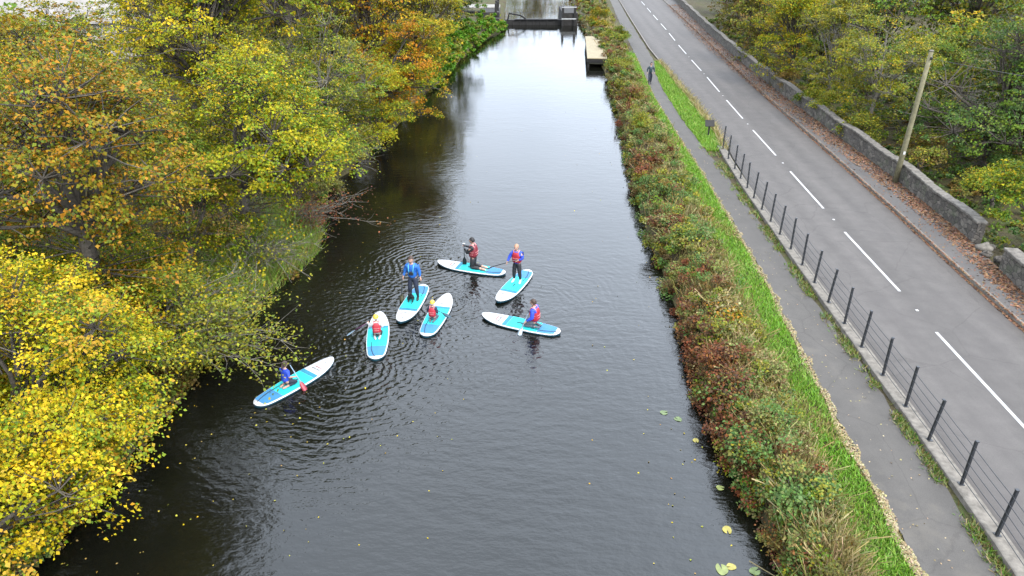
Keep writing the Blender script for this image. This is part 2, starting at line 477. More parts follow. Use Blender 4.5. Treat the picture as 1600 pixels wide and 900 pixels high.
# concrete strip the fence stands in
b = MB(); Y = ys(-30, 41.3 * S, 1.2)
rings = []
for y in Y:
    x = FX(y); j = random.uniform(-.012, .012)
    rings.append([(x - .20, y, GZ - .1), (x - .19 + j, y, GZ + .12), (x - .16 + j, y, GZ + .135), (x + .24, y, GZ + .125), (x + .25, y, GZ - .05)])
b.loft(rings, cap=False, closed=False, smooth=False)
b.box((FX(41.3 * S) + .02, 41.3 * S, GZ + .02), (.44, .1, .22))
tag(b.build('kerb_strip', M_conc), kind='structure')
# centre line
b = MB()
dashes = [(-3.0, 2.6), (5.6, 11.3), (14.35, 20.0), (22.88, 28.39), (31.2, 36.66), (39.53, 45.0), (47.92, 53.38), (56.2, 61.9), (64.72, 70.1), (73.4, 78.9), (82, 87.6), (90.5, 96), (99.5, 105), (108, 113.5), (117, 122.5)]
for a, c in dashes:
    Yd = ys(a * S, c * S, 1.5); q = []
    for y in Yd: q += [(CX(y) - .052, y, ROADZ + .004), (CX(y) + .052, y, ROADZ + .004)]
    b.add(q, [(2 * i, 2 * i + 1, 2 * i + 3, 2 * i + 2) for i in range(len(Yd) - 1)])
tag(b.build('road_markings', M_line), kind='structure')
# reflecting studs in the gaps
stud_lab = ['beside the near end of the fence', 'nearest to the stone wall gap', 'level with the wooden pole', 'level with the middle of the fence',
            'just beyond the pole', 'level with the last fence post', 'level with the small dark sign', 'beyond the small dark sign']
proto = None
for i, yy in enumerate([12.85, 21.45, 29.8, 38.1, 46.45, 54.8, 63.3, 71.7]):
    y = yy * S
    if proto is None:
        sb = MB(); sb.box((0, 0, .010), (.10, .10, .020), bev=.007); sb.box((0, -.025, .022), (.07, .025, .012), bev=.004)
        proto = o = sb.build('road_stud', M_stud)
    else:
        o = proto.copy(); C.objects.link(o)
    o.location = (CX(y), y, ROADZ + .002)
    tag(o, 'white road stud between two centre line dashes, ' + stud_lab[i], 'road stud', 'studs along the centre line')

# ------------------------------------------------------------------ fence
fe = empty('wire_fence', 'black post and wire fence on a concrete strip between the towpath and the road', 'fence', (FX(12), 12, GZ + .12))
post_y = [4.9, 6.5, 8.1, 9.7, 11.29, 12.88, 14.5, 15.95, 17.47, 19.03, 20.5, 21.96, 23.49, 25.02, 26.53, 28.04, 29.5, 30.96, 32.48, 33.93, 35.4, 36.97, 38.78, 40.71]
tops = []
for i, y in enumerate(post_y):
    y *= S; x = FX(y); hh = 1.42 + random.uniform(-.03, .03)
    pb = MB()
    tl = Matrix.Rotation(R(random.uniform(-2.6, 2.6)), 3, 'Y') @ Matrix.Rotation(R(random.uniform(-1.8, 1.8)), 3, 'X')
    pb.box((0, 0, hh / 2 - .1), (.07, .07, hh + .2), rot=tl, bev=.01)
    pb.box((0, 0, hh + .005), (.08, .08, .02), bev=.004)
    pb.box((0, 0, .008), (.14, .14, .016), bev=.003)
    for kz in (.25, .5, .75, 1.0, 1.25): pb.tube([(-.055, 0, kz), (-.03, 0, kz)], .013, 6)
    o = pb.build('post', M_post, fe)
    o.location = (x - fe.location.x, y - fe.location.y, .01)
    tops.append((x, y))
for kz in (.25, .5, .75, 1.0, 1.25):
    wb = MB(); pts = []
    for i, (x, y) in enumerate(tops):
        pts.append((x - .048 - fe.location.x, y - fe.location.y, kz + random.uniform(-.01, .01)))
        if i < len(tops) - 1:
            x2, y2 = tops[i + 1]
            pts.append(((x + x2) / 2 - .048 - fe.location.x, (y + y2) / 2 - fe.location.y, kz - .012))
    wb.tube(pts, .0095, 5)
    wb.build('wire', M_post, fe)

# ------------------------------------------------------------------ rubble wall
def wall_piece(name, label, y0, y1, h=1.0, thick=.42, fx=WX):
    t = empty(name, label, 'wall', (fx((y0 + y1) / 2), (y0 + y1) / 2, GZ + .15))
    ox, oy = t.location.x, t.location.y
    b = MB(); Y = ys(y0, y1, .35); rings = []
    for y in Y:
        j = lambda a: random.uniform(-a, a)
        hh = h + .05 * math.sin(y * .9) + j(.03)
        x = fx(y) - ox
        z0 = -.25
        rings.append([(x + j(.015), y - oy, z0), (x + .02 + j(.03), y - oy, hh * .35), (x + .03 + j(.035), y - oy, hh * .7), (x + .05 + j(.02), y - oy, hh),
                      (x + thick - .03 + j(.02), y - oy, hh + j(.02)), (x + thick + j(.03), y - oy, hh * .6), (x + thick, y - oy, z0 - .4)])
    b.loft(rings, smooth=False)
    b.build('wall_body', M_wall, t)
    cb = MB(); y = y0 + .02
    while y < y1 - .2:
        L = random.uniform(.35, .75); L = min(L, y1 - y)
        x = fx(y + L / 2) - ox; x2 = fx(y + L) - fx(y)
        hh = h + .05 * math.sin((y + L / 2) * .9)
        cb.box((x + thick / 2 + .01 + random.uniform(-.03, .03), y + L / 2 - oy, hh + random.uniform(.01, .03)), (thick + .05 + random.uniform(-.03, .03), L + .02, random.uniform(.12, .14)),
               rot=Matrix.Rotation(-math.atan2(x2, L) + random.uniform(-.05, .05), 3, 'Z'), bev=.035)
        y += L
    cb.build('coping', M_copew, t)
    return t
wall_piece('stone_wall', 'long grey rubble stone wall between the leafy pavement and the wood', 27.0 * S, 135 * S, h=.92)
wall_piece('stone_wall', 'short broken stub of grey stone wall at the right edge, past the gap', 14.0 * S, 24.6 * S, .95, .5)
for i, (dx, yy, s_) in enumerate([(.25, 26.35, .34), (.05, 25.75, .26), (.5, 25.2, .3), (.62, 26.5, .22)]):
    sb = MB()
    def lump(p, k=i):
        return p * (1 + .16 * math.sin(5 * p.x + k * 2) + .14 * math.sin(6 * p.y + k) + .12 * math.sin(7 * p.z))
    sb.ell((0, 0, 0), (s_, s_ * .8, s_ * .6), fn=lump, seg=12, rings=8)
    o = sb.build('fallen_stone', M_wall if i else M_conc)
    o.location = (WX(yy * S) + dx, yy * S, GZ + .15 + s_ * .35); o.rotation_euler = (0, 0, i * 1.3)
    tag(o, ['largest pale fallen stone in the gap of the rubble wall', 'low grey stone on the pavement side of the wall gap',
            'grey stone lying against the broken wall stub', 'smallest grey stone at the end of the long wall'][i], 'stone', 'stones fallen in the wall gap')

# ------------------------------------------------------------------ telegraph pole, sign
px, py = 19.72 * S, 34.6 * S
t = empty('telegraph_pole', 'tall weathered wooden pole leaning slightly beside the stone wall', 'pole', (px, py, ROADZ + .11))
b = MB(); b.tube([(0, 0, -.3), (.02, 0, 2), (.05, 0, 4.5), (.08, 0, 6.95)], [.15, .14, .125, .105], 12); b.build('shaft', M_pole, t)
b = MB(); b.tube([(.08, 0, 6.93), (.081, 0, 6.99)], [.118, .112], 12); b.build('pole_cap', M_conc, t)
b = MB(); b.box((.08, -.14, 6.6), (.05, .12, .14), bev=.01); b.tube([(.08, -.2, 6.55), (.08, -.2, 6.7)], .03, 8); b.build('bracket', M_post, t)
b = MB(); b.box((.01, -.145, 1.7), (.12, .012, .16), bev=.003); b.build('number_plate', M_stud, t)
pts = []
for i in range(13):
    q = i / 12; pts.append((.08 + 16 * q, -.2 - 6 * q, 6.6 - .6 * math.sin(math.pi * q) - .6 * q))
b = MB(); b.tube(pts, .011, 5); b.build('cable', M_shaft, t)

sx, sy = 12.36 * S, 43.7 * S
t = empty('sign_board', 'small dark information panel on a short post in the grass verge', 'sign', (sx, sy, GZ))
b = MB(); b.box((0, 0, .4), (.10, .08, .95), bev=.008); b.build('post', M_timber, t)
b = MB(); b.box((0, -.02, .92), (.62, .05, .46), rot=Matrix.Rotation(R(-35), 3, 'X'), bev=.01); b.build('panel', M_timber, t)

# ------------------------------------------------------------------ lock at the far end
yk = 101 * S
t = empty('lock_gate', 'black timber lock gate closing the far end of the canal', 'lock gate', (2.6, yk, 0))
b = MB(); b.box((0.5, 0, .12), (8.2, .45, 1.15), bev=.03)
for i in range(9): b.box((-3.4 + i * .98, -.27, .1), (.22, .1, 1.1), bev=.02)
b.build('gate_leaf', M_timber, t)
b = MB(); b.box((.9, -.1, .75), (6.2, .7, .08), bev=.01); b.build('walkway', M_timber, t)
b = MB(); b.tube([(-3.2, -.2, .7), (-3.0, -.2, 1.55), (-1.4, -.2, 1.3), (-.6, -.2, .8)], .12, 8); b.build('balance_beam', M_timber, t)
b = MB()
for zz in (1.6,): b.tube([(-3.1, .2, zz), (4.2, .2, zz)], .025, 6)
for i in range(7): b.tube([(-3.1 + i * 1.2, .2, .7), (-3.1 + i * 1.2, .2, 1.6)], .025, 6)
b.build('handrail', M_post, t)
t = empty('lock_wall', 'dark stone lock wall with posts left of the far gate', 'wall', (-2.6, yk, 0))
b = MB(); b.box((-.4, 3.5, .55), (2.4, 9, 2.5), bev=.05); b.box((.5, -1.6, .3), (1.0, 1.2, 1.6), bev=.05); b.build('wall_body', M_lockstone, t)
b = MB(); b.box((-2.2, 6.0, 1.86), (6.0, 4.0, .12), bev=.02); b.build('coping', M_coping, t)
for i in range(4):
    b = MB(); b.box((.3 + .25 * (i % 2), -1.1 + 2.0 * i, 2.2), (.3, .3, 1.6), bev=.02); b.build('post', M_timber, t)
t = empty('lock_wall', 'dark lock pier with pale crossbars right of the far gate', 'wall', (7.4, yk, 0))
b = MB(); b.box((.9, 3.5, .5), (2.2, 9, 2.4), bev=.05); b.build('wall_body', M_lockstone, t)
for i in range(2):
    b = MB(); b.box((-.15 + 1.7 * i, -1.2, 1.1), (.32, .32, 3.2), bev=.02); b.build('post', M_timber, t)
for i, zz in enumerate((.95, 2.5)):
    b = MB(); b.box((.7, -1.39, zz), (2.1, .05, .16), bev=.01); b.build('crossbar', M_rail, t)

# landing stage
dz = .95
t = empty('landing_stage', 'pale wooden landing stage on dark legs beside the right bank', 'jetty', (9.35, 82.5, 0), R(-4.5))
b = MB(); b.box((0, 0, dz), (2.05, 15.0, .09), bev=.01); b.build('deck', M_plank, t)
b = MB()
b.box((-.98, 0, dz - .22), (.08, 14.9, .34), bev=.01); b.box((.98, 0, dz - .22), (.08, 14.9, .34), bev=.01); b.box((0, -7.42, dz - .24), (1.86, .08, .36), bev=.01)
b.build('side_beam', M_timber, t)
for i in range(5):
    for s_ in (-1, 1):
        b = MB(); b.tube([(s_ * .86, -7.2 + i * 3.6, -1.0), (s_ * .86, -7.2 + i * 3.6, dz - .05)], .11, 8); b.build('leg', M_timber, t)
b = MB(); b.box((0, -7.25, .42), (1.9, .06, .12), bev=.01); b.box((-.9, 0, .42), (.06, 14.4, .12), bev=.01); b.build('cross_brace', M_olive, t)

# pale building glimpsed behind the left trees
t = empty('house', 'pale roofed house glimpsed between crowns at the upper left', 'house', (-47, 76, 1.0), R(12))
b = MB(); b.box((0, 0, 1.9), (24, 9, 3.8)); b.build('wall', M_render, t)
b = MB(); b.add([(-12.6, -5, 3.7), (12.6, -5, 3.7), (12.6, 0, 6.4), (-12.6, 0, 6.4), (-12.6, 5, 3.7), (12.6, 5, 3.7)],
                [(0, 1, 2, 3), (3, 2, 5, 4), (0, 3, 4), (1, 5, 2), (0, 4, 5, 1)], smooth=False)
o = b.build('roof', M_roof, t)
b = MB(); b.box((4, 0, 6.6), (1.0, .7, 1.6), bev=.03); b.build('chimney', M_lockstone, o)
for i in range(4):
    b = MB(); b.box((-8.4 + i * 5.6, -4.52, 2.2), (1.5, .1, 1.4), bev=.02); b.build('window', M_glass, t)

# ------------------------------------------------------------------ trees
PAL = {
    'lawn': [(.19, .36, .06), (.26, .42, .09), (.14, .28, .045), (.34, .45, .14), (.28, .33, .09)],
    'yellow': [(.72, .52, .11), (.60, .45, .08), (.42, .40, .07), (.24, .30, .06), (.50, .32, .08)],
    'yelgreen': [(.34, .33, .03), (.42, .36, .03), (.22, .26, .03), (.13, .19, .03), (.50, .36, .03)],
    'rust': [(.36, .20, .04), (.28, .22, .045), (.20, .21, .04), (.42, .22, .06), (.13, .16, .035)],
    'orange': [(.50, .24, .03), (.44, .20, .035), (.38, .28, .04), (.25, .24, .04), (.55, .32, .03)],
    'olive': [(.24, .25, .06), (.31, .29, .07), (.18, .22, .05), (.35, .31, .07), (.14, .18, .045)],
    'dgreen': [(.075, .13, .04), (.10, .16, .045), (.14, .18, .05), (.06, .11, .035), (.24, .21, .07)],
    'mgreen': [(.14, .22, .04), (.18, .25, .05), (.10, .18, .035), (.24, .27, .05), (.30, .27, .06)],
    'pale': [(.45, .38, .09), (.38, .33, .07), (.30, .28, .06), (.50, .40, .08), (.22, .24, .05)],
    'brown': [(.20, .13, .05), (.25, .17, .06), (.16, .12, .05), (.18, .17, .05), (.12, .12, .04)],
    'nettle': [(.10, .22, .03), (.13, .27, .035), (.08, .18, .03), (.18, .26, .05), (.24, .24, .06)],
    'rustbush': [(.20, .075, .04), (.15, .065, .04), (.26, .12, .055), (.11, .06, .04), (.19, .13, .06)],
    'bramble': [(.10, .18, .055), (.14, .22, .07), (.18, .24, .09), (.08, .14, .045), (.26, .24, .08)],
    'straw': [(.46, .38, .20), (.38, .31, .16), (.52, .44, .26), (.30, .25, .12), (.24, .24, .09)],
    'mixed': [(.26, .23, .10), (.16, .21, .07), (.36, .30, .16), (.20, .14, .07), (.25, .28, .10)],
}

def pick(pal, n, w, r):
    p = np.array(PAL[pal]); k = len(p)
    # w: smooth per-cluster selector in 0..1, jittered per leaf
    idx = np.clip(np.floor((w + r.normal(0, .16, n)) * k), 0, k - 1).astype(int)
    c = p[idx] * r.uniform(.78, 1.2, (n, 1)) * (1 + r.normal(0, .06, (n, 3)))
    m = c.mean(1, keepdims=True); c = m + (c - m) * 1.27
    return np.clip(c * KA * 1.17, .0025, .9)

def tree(name, label, base, cc, rad, pal, cat='tree', leaf=.095, dens=1.0, seed=0, group='trees', twigs=1.0, trunk_r=.2, pal2=None, bare=0.0, mat_tr=None, flat=.38, skirt=.28):
    """base (x,y,z); cc crown centre; rad crown radii; foliage in sprays at the branch ends"""
    r = np.random.default_rng(1000 + seed)
    t = empty(name, label, cat, base, 0, group)
    B = np.array(base); cc = np.array(cc, float) - B; rad = np.array(rad, float)
    area = 4 * math.pi * (rad.prod() ** (2 / 3))
    ncl = int(max(30, area * 1.5 * dens))
    # lumpy crown: a handful of lobes, then sprays over each lobe
    nl = max(6, int(ncl / 18))
    d = r.normal(size=(nl, 3)); d /= np.linalg.norm(d, axis=1, keepdims=True)
    d[:, 2] = np.where(d[:, 2] < -.75, -d[:, 2], d[:, 2])
    lob = cc + d * rad * r.uniform(.40, .80, (nl, 1))
    lr = rad.min() * r.uniform(.34, .58, nl)
    which = r.integers(0, nl, ncl)
    e = r.normal(size=(ncl, 3)); e /= np.linalg.norm(e, axis=1, keepdims=True)
    e[:, 2] = np.where(e[:, 2] < -.35, -e[:, 2], e[:, 2])
    cl = lob[which] + e * lr[which][:, None] * r.uniform(.55, 1.1, (ncl, 1)) * np.array([1, 1, .8])
    cl[:, 2] = np.maximum(cl[:, 2], .25)
    tone_l = r.random(nl)
    n_up = ncl
    if skirt and cat == 'tree':
        k = int(ncl * skirt); j = r.integers(0, ncl, k)
        q = cl[j].copy(); q[:, :2] = cc[:2] + (q[:, :2] - cc[:2]) * r.uniform(.7, 1.0, (k, 1)); q[:, 2] = r.uniform(.35, max(.6, cc[2]), k)
        cl = np.concatenate([cl, q]); which = np.concatenate([which, which[j]]); ncl += k; n_up = ncl - k
    # skeleton
    tb = MB()
    fork = np.array([cc[0] * .35, cc[1] * .35, max(.5, (cc[2] - rad[2] * .45))])
    mid = fork * np.array([.35, .35, .55]) + np.array([r.normal(0, .12), r.normal(0, .12), 0])
    tb.tube([(0, 0, -.5), (0, 0, .02), mid, fork], [trunk_r * 1.35, trunk_r * 1.15, trunk_r * .9, trunk_r * .72], 9)
    for i in range(nl):
        a = fork * r.uniform(.75, 1.0); m_ = (a + lob[i]) / 2 + np.array([r.normal(0, .2), r.normal(0, .2), .25])
        tb.tube([a, m_, lob[i]], [trunk_r * .48, trunk_r * .3, trunk_r * .13], 5, cap=False)
    for i in range(ncl):
        if r.random() > twigs: continue
        a = lob[which[i]] if r.random() < .7 else (lob[which[i]] * .6 + fork * .4)
        if i >= n_up: a = np.array([fork[0] * .4, fork[1] * .4, min(cl[i][2] * .75, fork[2])]) * np.array([cl[i][2] / max(fork[2], .5) if cl[i][2] < fork[2] else 1] * 2 + [1])
        m_ = (a + cl[i]) / 2 + r.normal(0, .1, 3)
        tip = cl[i] + (cl[i] - a) * .12
        tb.tube([a, m_, tip], [trunk_r * .13, trunk_r * .08, .006], 3, cap=False)
    tb.build('trunk', mat_tr or M_bark, t)
    # leaves
    per = max(10, int(.74 / (leaf * leaf)))
    keep = r.random(ncl) >= bare
    ci = np.repeat(np.arange(ncl)[keep], per)
    n = len(ci)
    out = cl[ci] - cc; out /= (np.linalg.norm(out, axis=1, keepdims=True) + 1e-6)
    sr = (.45 * r.uniform(.6, 1.45, ncl))[ci]
    off = r.normal(size=(n, 3)); off /= (np.linalg.norm(off, axis=1, keepdims=True) + 1e-9)
    off *= (r.random((n, 1)) ** .45)
    off[:, 2] *= flat
    P = cl[ci] + off * sr[:, None] * 1.15
    P[:, 2] -= (off[:, 0] ** 2 + off[:, 1] ** 2) * .16
    N = r.normal(0, .55, (n, 3)) + np.array([0, 0, 1.0]) + out * .45
    D = r.normal(0, .7, (n, 3)) + out * .8 + off * .8 + np.array([0, 0, -.35])
    w = (tone_l[which] * .65 + r.random(ncl) * .35)[ci]
    col = pick(pal, n, w, r)
    if pal2:
        m2 = (r.random(ncl) < .35)[ci]
        col[m2] = pick(pal2, int(m2.sum()), w[m2], r)
    sz = leaf * (.45 + 1.0 * r.random(n) ** 1.3)
    leaf_mesh('crown', P, N, sz, sz * r.uniform(.6, .9, n), col, M_leaf, t, D)
    return t

G_L = 'trees on the left bank'
G_R = 'trees in the wood behind the wall'
def T(label, pxy, cc, rad, pal, **k):
    nm = k.pop('name', 'autumn_tree')
    z = k.pop('z', 1.0)
    return tree(nm, label, (pxy[0], pxy[1], z), cc, rad, pal, **k)

# --- left bank, near to far
T('bright yellow leaved tree overhanging the dark water at the lower left corner', (-13.4, 14.8), (-11.7, 14.9, 3.4), (3.6, 3.9, 3.2), 'yellow', seed=1, group=G_L, pal2='yelgreen', dens=1.25, leaf=.085)
T('yellow tree filling the left edge just above the lower left corner tree', (-15.2, 17.3), (-14.3, 17.3, 3.4), (3.0, 2.8, 2.9), 'yellow', seed=2, group=G_L, dens=1.1, leaf=.095, pal2='yelgreen')
T('yellow tree at the lower left corner beneath the brightest yellow crown', (-12.6, 10.4), (-11.3, 11.2, 2.3), (3.1, 3.0, 2.4), 'yellow', seed=3, group=G_L, pal2='yelgreen', dens=1.2, leaf=.095)
T('rust and green leaved tree with a large crown at the left edge', (-14.4, 21.5), (-13.2, 21.0, 7.0), (4.1, 4.0, 3.7), 'rust', seed=4, group=G_L, dens=1.25, leaf=.11, trunk_r=.3)
T('small green tree in front of the rust coloured crown at the left edge', (-15.0, 20.8), (-14.4, 20.6, 3.6), (3.0, 2.6, 2.4), 'mgreen', seed=5, group=G_L, leaf=.095, pal2='yellow')
T('yellow green tree with a dense crown overhanging the middle of the left bank', (-11.6, 28.0), (-9.9, 27.6, 5.9), (3.9, 3.8, 3.9), 'yelgreen', skirt=.06, seed=6, group=G_L, dens=1.35, leaf=.11, trunk_r=.26)
T('low yellow green tree under the dense overhanging crown, beside the grassy bank', (-13.2, 25.8), (-12.3, 25.6, 3.2), (2.4, 2.2, 2.2), 'yelgreen', skirt=.1, seed=7, group=G_L, leaf=.095, pal2='brown')
T('rusty tree behind the big rust crown, near the pale house roof', (-19.5, 29.5), (-18.8, 29.5, 6.8), (4.4, 4.0, 3.2), 'rust', seed=8, group=G_L, leaf=.12, pal2='yelgreen')
T('tall yellow tree in the upper left between the rust tree and the grey willow', (-16.6, 38.5), (-15.8, 38, 8.6), (4.6, 4.4, 4.6), 'yelgreen', seed=9, group=G_L, dens=1.2, leaf=.12, pal2='yellow', trunk_r=.3)
T('sparse grey stemmed willow with thin greenish leaves beside the orange tree', (-11.6, 42.0), (-10.6, 41.5, 5.4), (3.6, 3.8, 4.2), 'olive', name='willow_tree', seed=10, group=G_L, dens=1.1, leaf=.11, bare=.22, twigs=1, mat_tr=M_twig, pal2='mgreen')
T('golden leaved young tree between the willow and the yellow green crown', (-13.4, 34.5), (-12.2, 34.2, 6.3), (3.0, 3.0, 3.2), 'yellow', seed=11, group=G_L, leaf=.11, bare=.2, pal2='olive')
T('low green bush under the willow at the edge of the dark water', (-10.6, 37.5), (-9.9, 37.2, 2.6), (2.4, 3.0, 2.5), 'mgreen', name='bush', cat='bush', seed=12, group=G_L, leaf=.095, trunk_r=.1, pal2='olive')
T('orange leaved tree leaning out over the far left water', (-9.6, 50.0), (-7.6, 49.5, 5.2), (3.5, 4.0, 3.9), 'orange', seed=13, group=G_L, dens=1.35, leaf=.12, pal2='yelgreen', trunk_r=.25)
T('tall orange tree behind the leaning orange crown', (-11.6, 57.5), (-10.2, 57, 7.2), (3.6, 4.0, 4.2), 'orange', seed=14, group=G_L, dens=1.2, leaf=.18, pal2='pale')
T('green bush at the water below the leaning orange crown', (-8.9, 45.5), (-8.6, 44.8, 2.8), (2.6, 3.4, 2.8), 'yelgreen', name='bush', cat='bush', seed=15, group=G_L, leaf=.095, trunk_r=.1)
T('pale yellow tree at the top just left of the bright green nettle bank', (-8.9, 70), (-7.6, 69, 5.6), (3.0, 4.4, 4.4), 'pale', seed=16, group=G_L, dens=1.2, leaf=.19)
T('tall pale yellow tree at the top edge behind the orange trees', (-12.5, 74), (-11.5, 73, 8.2), (4.2, 4.4, 5.0), 'pale', seed=17, group=G_L, leaf=.20, pal2='yelgreen')
T('olive tree at the top edge behind the grey willow', (-17.5, 54), (-16.6, 54, 8.6), (4.6, 4.6, 5.0), 'olive', seed=18, group=G_L, leaf=.19, pal2='yellow')
T('golden tree at the top edge behind the tall yellow tree', (-23, 50), (-22.4, 50, 8.2), (4.8, 4.6, 4.8), 'yellow', seed=19, group=G_L, leaf=.19, pal2='olive')
T('brownish green tree in front of the pale house at the top left corner', (-32, 52), (-31.6, 51.5, 5.6), (4.6, 4.6, 4.2), 'olive', seed=20, group=G_L, leaf=.19, pal2='rust')
T('dark green evergreen tree at the top edge beside the lock', (-6.9, 92), (-6.2, 91, 6.6), (2.2, 3.0, 5.4), 'dgreen', name='evergreen_tree', seed=21, group=G_L, leaf=.2, dens=1.2)
T('tall brown leaved tree behind the nettle bank at the top edge', (-11.5, 90), (-11, 90, 8), (4.4, 4.4, 6.0), 'brown', seed=22, group=G_L, leaf=.21, pal2='olive')
T('tall bare topped ash tree on the far left bank behind the pale tree', (-13, 105), (-12.4, 105, 9.5), (5, 5, 7), 'olive', seed=23, group=G_L, leaf=.23)
T('tree with brown and olive leaves behind the golden tree at the top left', (-29, 66), (-28.6, 66, 8.6), (5, 5, 5), 'olive', seed=24, group=G_L, leaf=.2, pal2='orange')
T('olive green tree at the top left corner left of the house roof', (-44, 60), (-44, 60, 6.6), (5, 5, 3.6), 'mgreen', seed=25, group=G_L, leaf=.2, pal2='rust')

# bare twiggy bush over the water, left
def twig_bush(name, label, base, reach, n, seed, leafn=300, pal='brown', group='twiggy bushes on the left bank', spread=.9):
    r = np.random.default_rng(seed)
    t = empty(name, label, 'bush', base, 0, group)
    b = MB(); tips = []
    for i in range(n):
        L = r.uniform(.5, 1.0)
        d = np.array([reach[0], reach[1], reach[2]]) * L + r.normal(0, spread, 3) * np.array([1, 1, .45])
        d[2] = max(d[2], .1)
        s0 = r.normal(0, .35, 3) * np.array([1, 1, .1])
        m1 = s0 + d * .4 + np.array([0, 0, r.uniform(.2, .7)]); m2 = s0 + d * .75 + np.array([0, 0, r.uniform(.1, .45)])
        e = s0 + d + r.normal(0, .1, 3)
        b.tube([s0, m1, m2, e], [.022, .017, .011, .004], 4, cap=False)
        for k in range(5):
            q = r.uniform(.35, .95)
            st = m1 * (1 - q) + m2 * q if q < .7 else m2 * .5 + e * .5
            en = st + d / (np.linalg.norm(d) + .01) * r.uniform(.3, .9) + r.normal(0, .25, 3)
            b.tube([st, (st + en) / 2 + r.normal(0, .05, 3), en], [.009, .007, .003], 3, cap=False); tips.append(en)
        tips += [m2, e]
    b.build('stem', M_twig, t)
    tips = np.array(tips)
    P = tips[r.integers(0, len(tips), leafn)] + r.normal(0, .14, (leafn, 3))
    P[:, 2] = np.maximum(P[:, 2], .05 - base[2])
    sz = .11 * r.uniform(.6, 1.3, leafn)
    leaf_mesh('foliage', P, r.normal(0, .5, (leafn, 3)) + np.array([0, 0, 1]), sz, sz * .7, pick(pal, leafn, r.random(leafn), r), M_leaf, t)
    return t
twig_bush('bare_bush', 'bare brown twiggy bush hanging over the water beside the blue jacketed kneeling child', (-11.3, 20.4, .6), (1.8, -.5, .9), 70, 5, 5200, 'olive', spread=.9)
twig_bush('bare_bush', 'pale grey twiggy bush on the grassy bank beneath the yellow green tree', (-10.9, 27.0, .8), (1.3, -1.2, 1.2), 40, 6, 500, 'olive')
twig_bush('bare_bush', 'sprawling brown twigs with a few yellow leaves between the grassy bank and the yellow tree', (-12.6, 21.5, .8), (1.6, .1, 1.5), 44, 7, 1500, 'yelgreen', spread=1.0)
twig_bush('bare_bush', 'grey twiggy bush under the willow beside the dark water', (-11.0, 39.5, .8), (1.8, -1.2, 2.0), 50, 8, 600, 'olive', spread=1.1)
twig_bush('bare_bush', 'rust brown drooping twigs at the shaded bank under the yellow green crown', (-10.6, 32.0, .5), (1.5, -.3, .5), 40, 9, 1300, 'rustbush', spread=1.0)
twig_bush('bare_bush', 'thin brown bush in the shade behind the grassy bank', (-12.6, 30.6, .9), (.8, -1.0, 1.6), 36, 10, 700, 'brown', spread=1.0)

# --- right wood
T('dark green maple with a broad crown behind the wooden pole', (28.2, 40.6), (27.6, 40.2, 4.9), (4.9, 4.6, 4.5), 'dgreen', z=.4, seed=41, group=G_R, dens=1.35, leaf=.12, trunk_r=.3, pal2='mgreen')
T('dark green tree at the right edge behind the broad maple', (34.5, 45), (34.0, 45, 6.0), (5.2, 4.8, 5.2), 'dgreen', z=.4, seed=42, group=G_R, dens=1.2, leaf=.18, pal2='olive')
T('bright yellow green bush at the right edge above the broken wall', (23.2, 28.6), (23.0, 28.6, 3.0), (2.3, 2.7, 2.5), 'yelgreen', name='bush', cat='bush', z=.4, seed=43, group=G_R, pal2='mgreen', dens=1.6, leaf=.11, trunk_r=.12)
T('small yellow green bush behind the wall between the pole and the right edge bush', (24.6, 34.0), (24.3, 33.8, 1.8), (1.7, 1.9, 1.5), 'yelgreen', name='bush', cat='bush', z=.4, seed=44, group=G_R, dens=1.3, leaf=.095, trunk_r=.1, pal2='mgreen')
T('brown leaved bush behind the wall at the foot of the pole', (23.4, 39.0), (23.2, 38.8, 1.9), (1.8, 2.4, 1.5), 'brown', name='bush', cat='bush', z=.4, dens=1.35, seed=45, group=G_R, leaf=.11, trunk_r=.1, pal2='olive')
T('slender pale stemmed tree with thin yellow leaves left of the pole', (24.6, 48), (24.4, 47.6, 5.6), (2.8, 3.4, 4.2), 'olive', z=.4, dens=1.35, seed=46, group=G_R, leaf=.11, bare=.35, mat_tr=M_twig, trunk_r=.16, pal2='yelgreen')
T('pale stemmed birch like tree with olive leaves over the wall', (24.2, 54.5), (24.0, 54.2, 5.2), (2.8, 3.4, 4.2), 'olive', z=.4, dens=1.35, seed=47, group=G_R, leaf=.11, bare=.25, mat_tr=M_twig, trunk_r=.16, pal2='pale')
T('yellow leaved tree leaning over the wall near the top', (24.4, 62.5), (23.4, 62, 5.4), (2.9, 3.8, 3.8), 'yelgreen', z=.4, seed=48, group=G_R, leaf=.12, dens=1.2, pal2='yellow')
T('olive brown tree behind the far stretch of the wall', (25.2, 73), (24.4, 72.5, 5.4), (3.0, 4.2, 4.4), 'olive', z=.4, seed=49, group=G_R, leaf=.19, dens=1.2, pal2='brown')
T('brownish tree at the top edge where the wall leaves the picture', (28.2, 88), (27.6, 87, 6.0), (3.4, 4.4, 4.6), 'brown', z=.4, dens=1.35, seed=50, group=G_R, leaf=.2, pal2='olive')
T('tall mid green tree at the top edge behind the pale stemmed trees', (30.5, 61), (30, 61, 7.4), (4.6, 4.6, 5.2), 'mgreen', z=.4, seed=51, group=G_R, leaf=.19, dens=1.1, pal2='dgreen')
T('tall olive tree at the top edge above the dark maple', (37, 60), (36.6, 60, 8.4), (5, 5, 5.2), 'olive', z=.4, dens=1.35, seed=52, group=G_R, leaf=.19, pal2='mgreen')
T('yellowish tree at the top right corner behind the dark green trees', (44, 56), (43.6, 56, 8.2), (5, 5, 5), 'mgreen', z=.4, dens=1.35, seed=53, group=G_R, leaf=.19, pal2='yelgreen')
T('olive tree at the top edge behind the yellow leaning tree', (31, 76), (30.6, 76, 7.4), (4.6, 5, 5.4), 'yelgreen', z=.4, dens=1.35, seed=54, group=G_R, leaf=.21, pal2='olive')
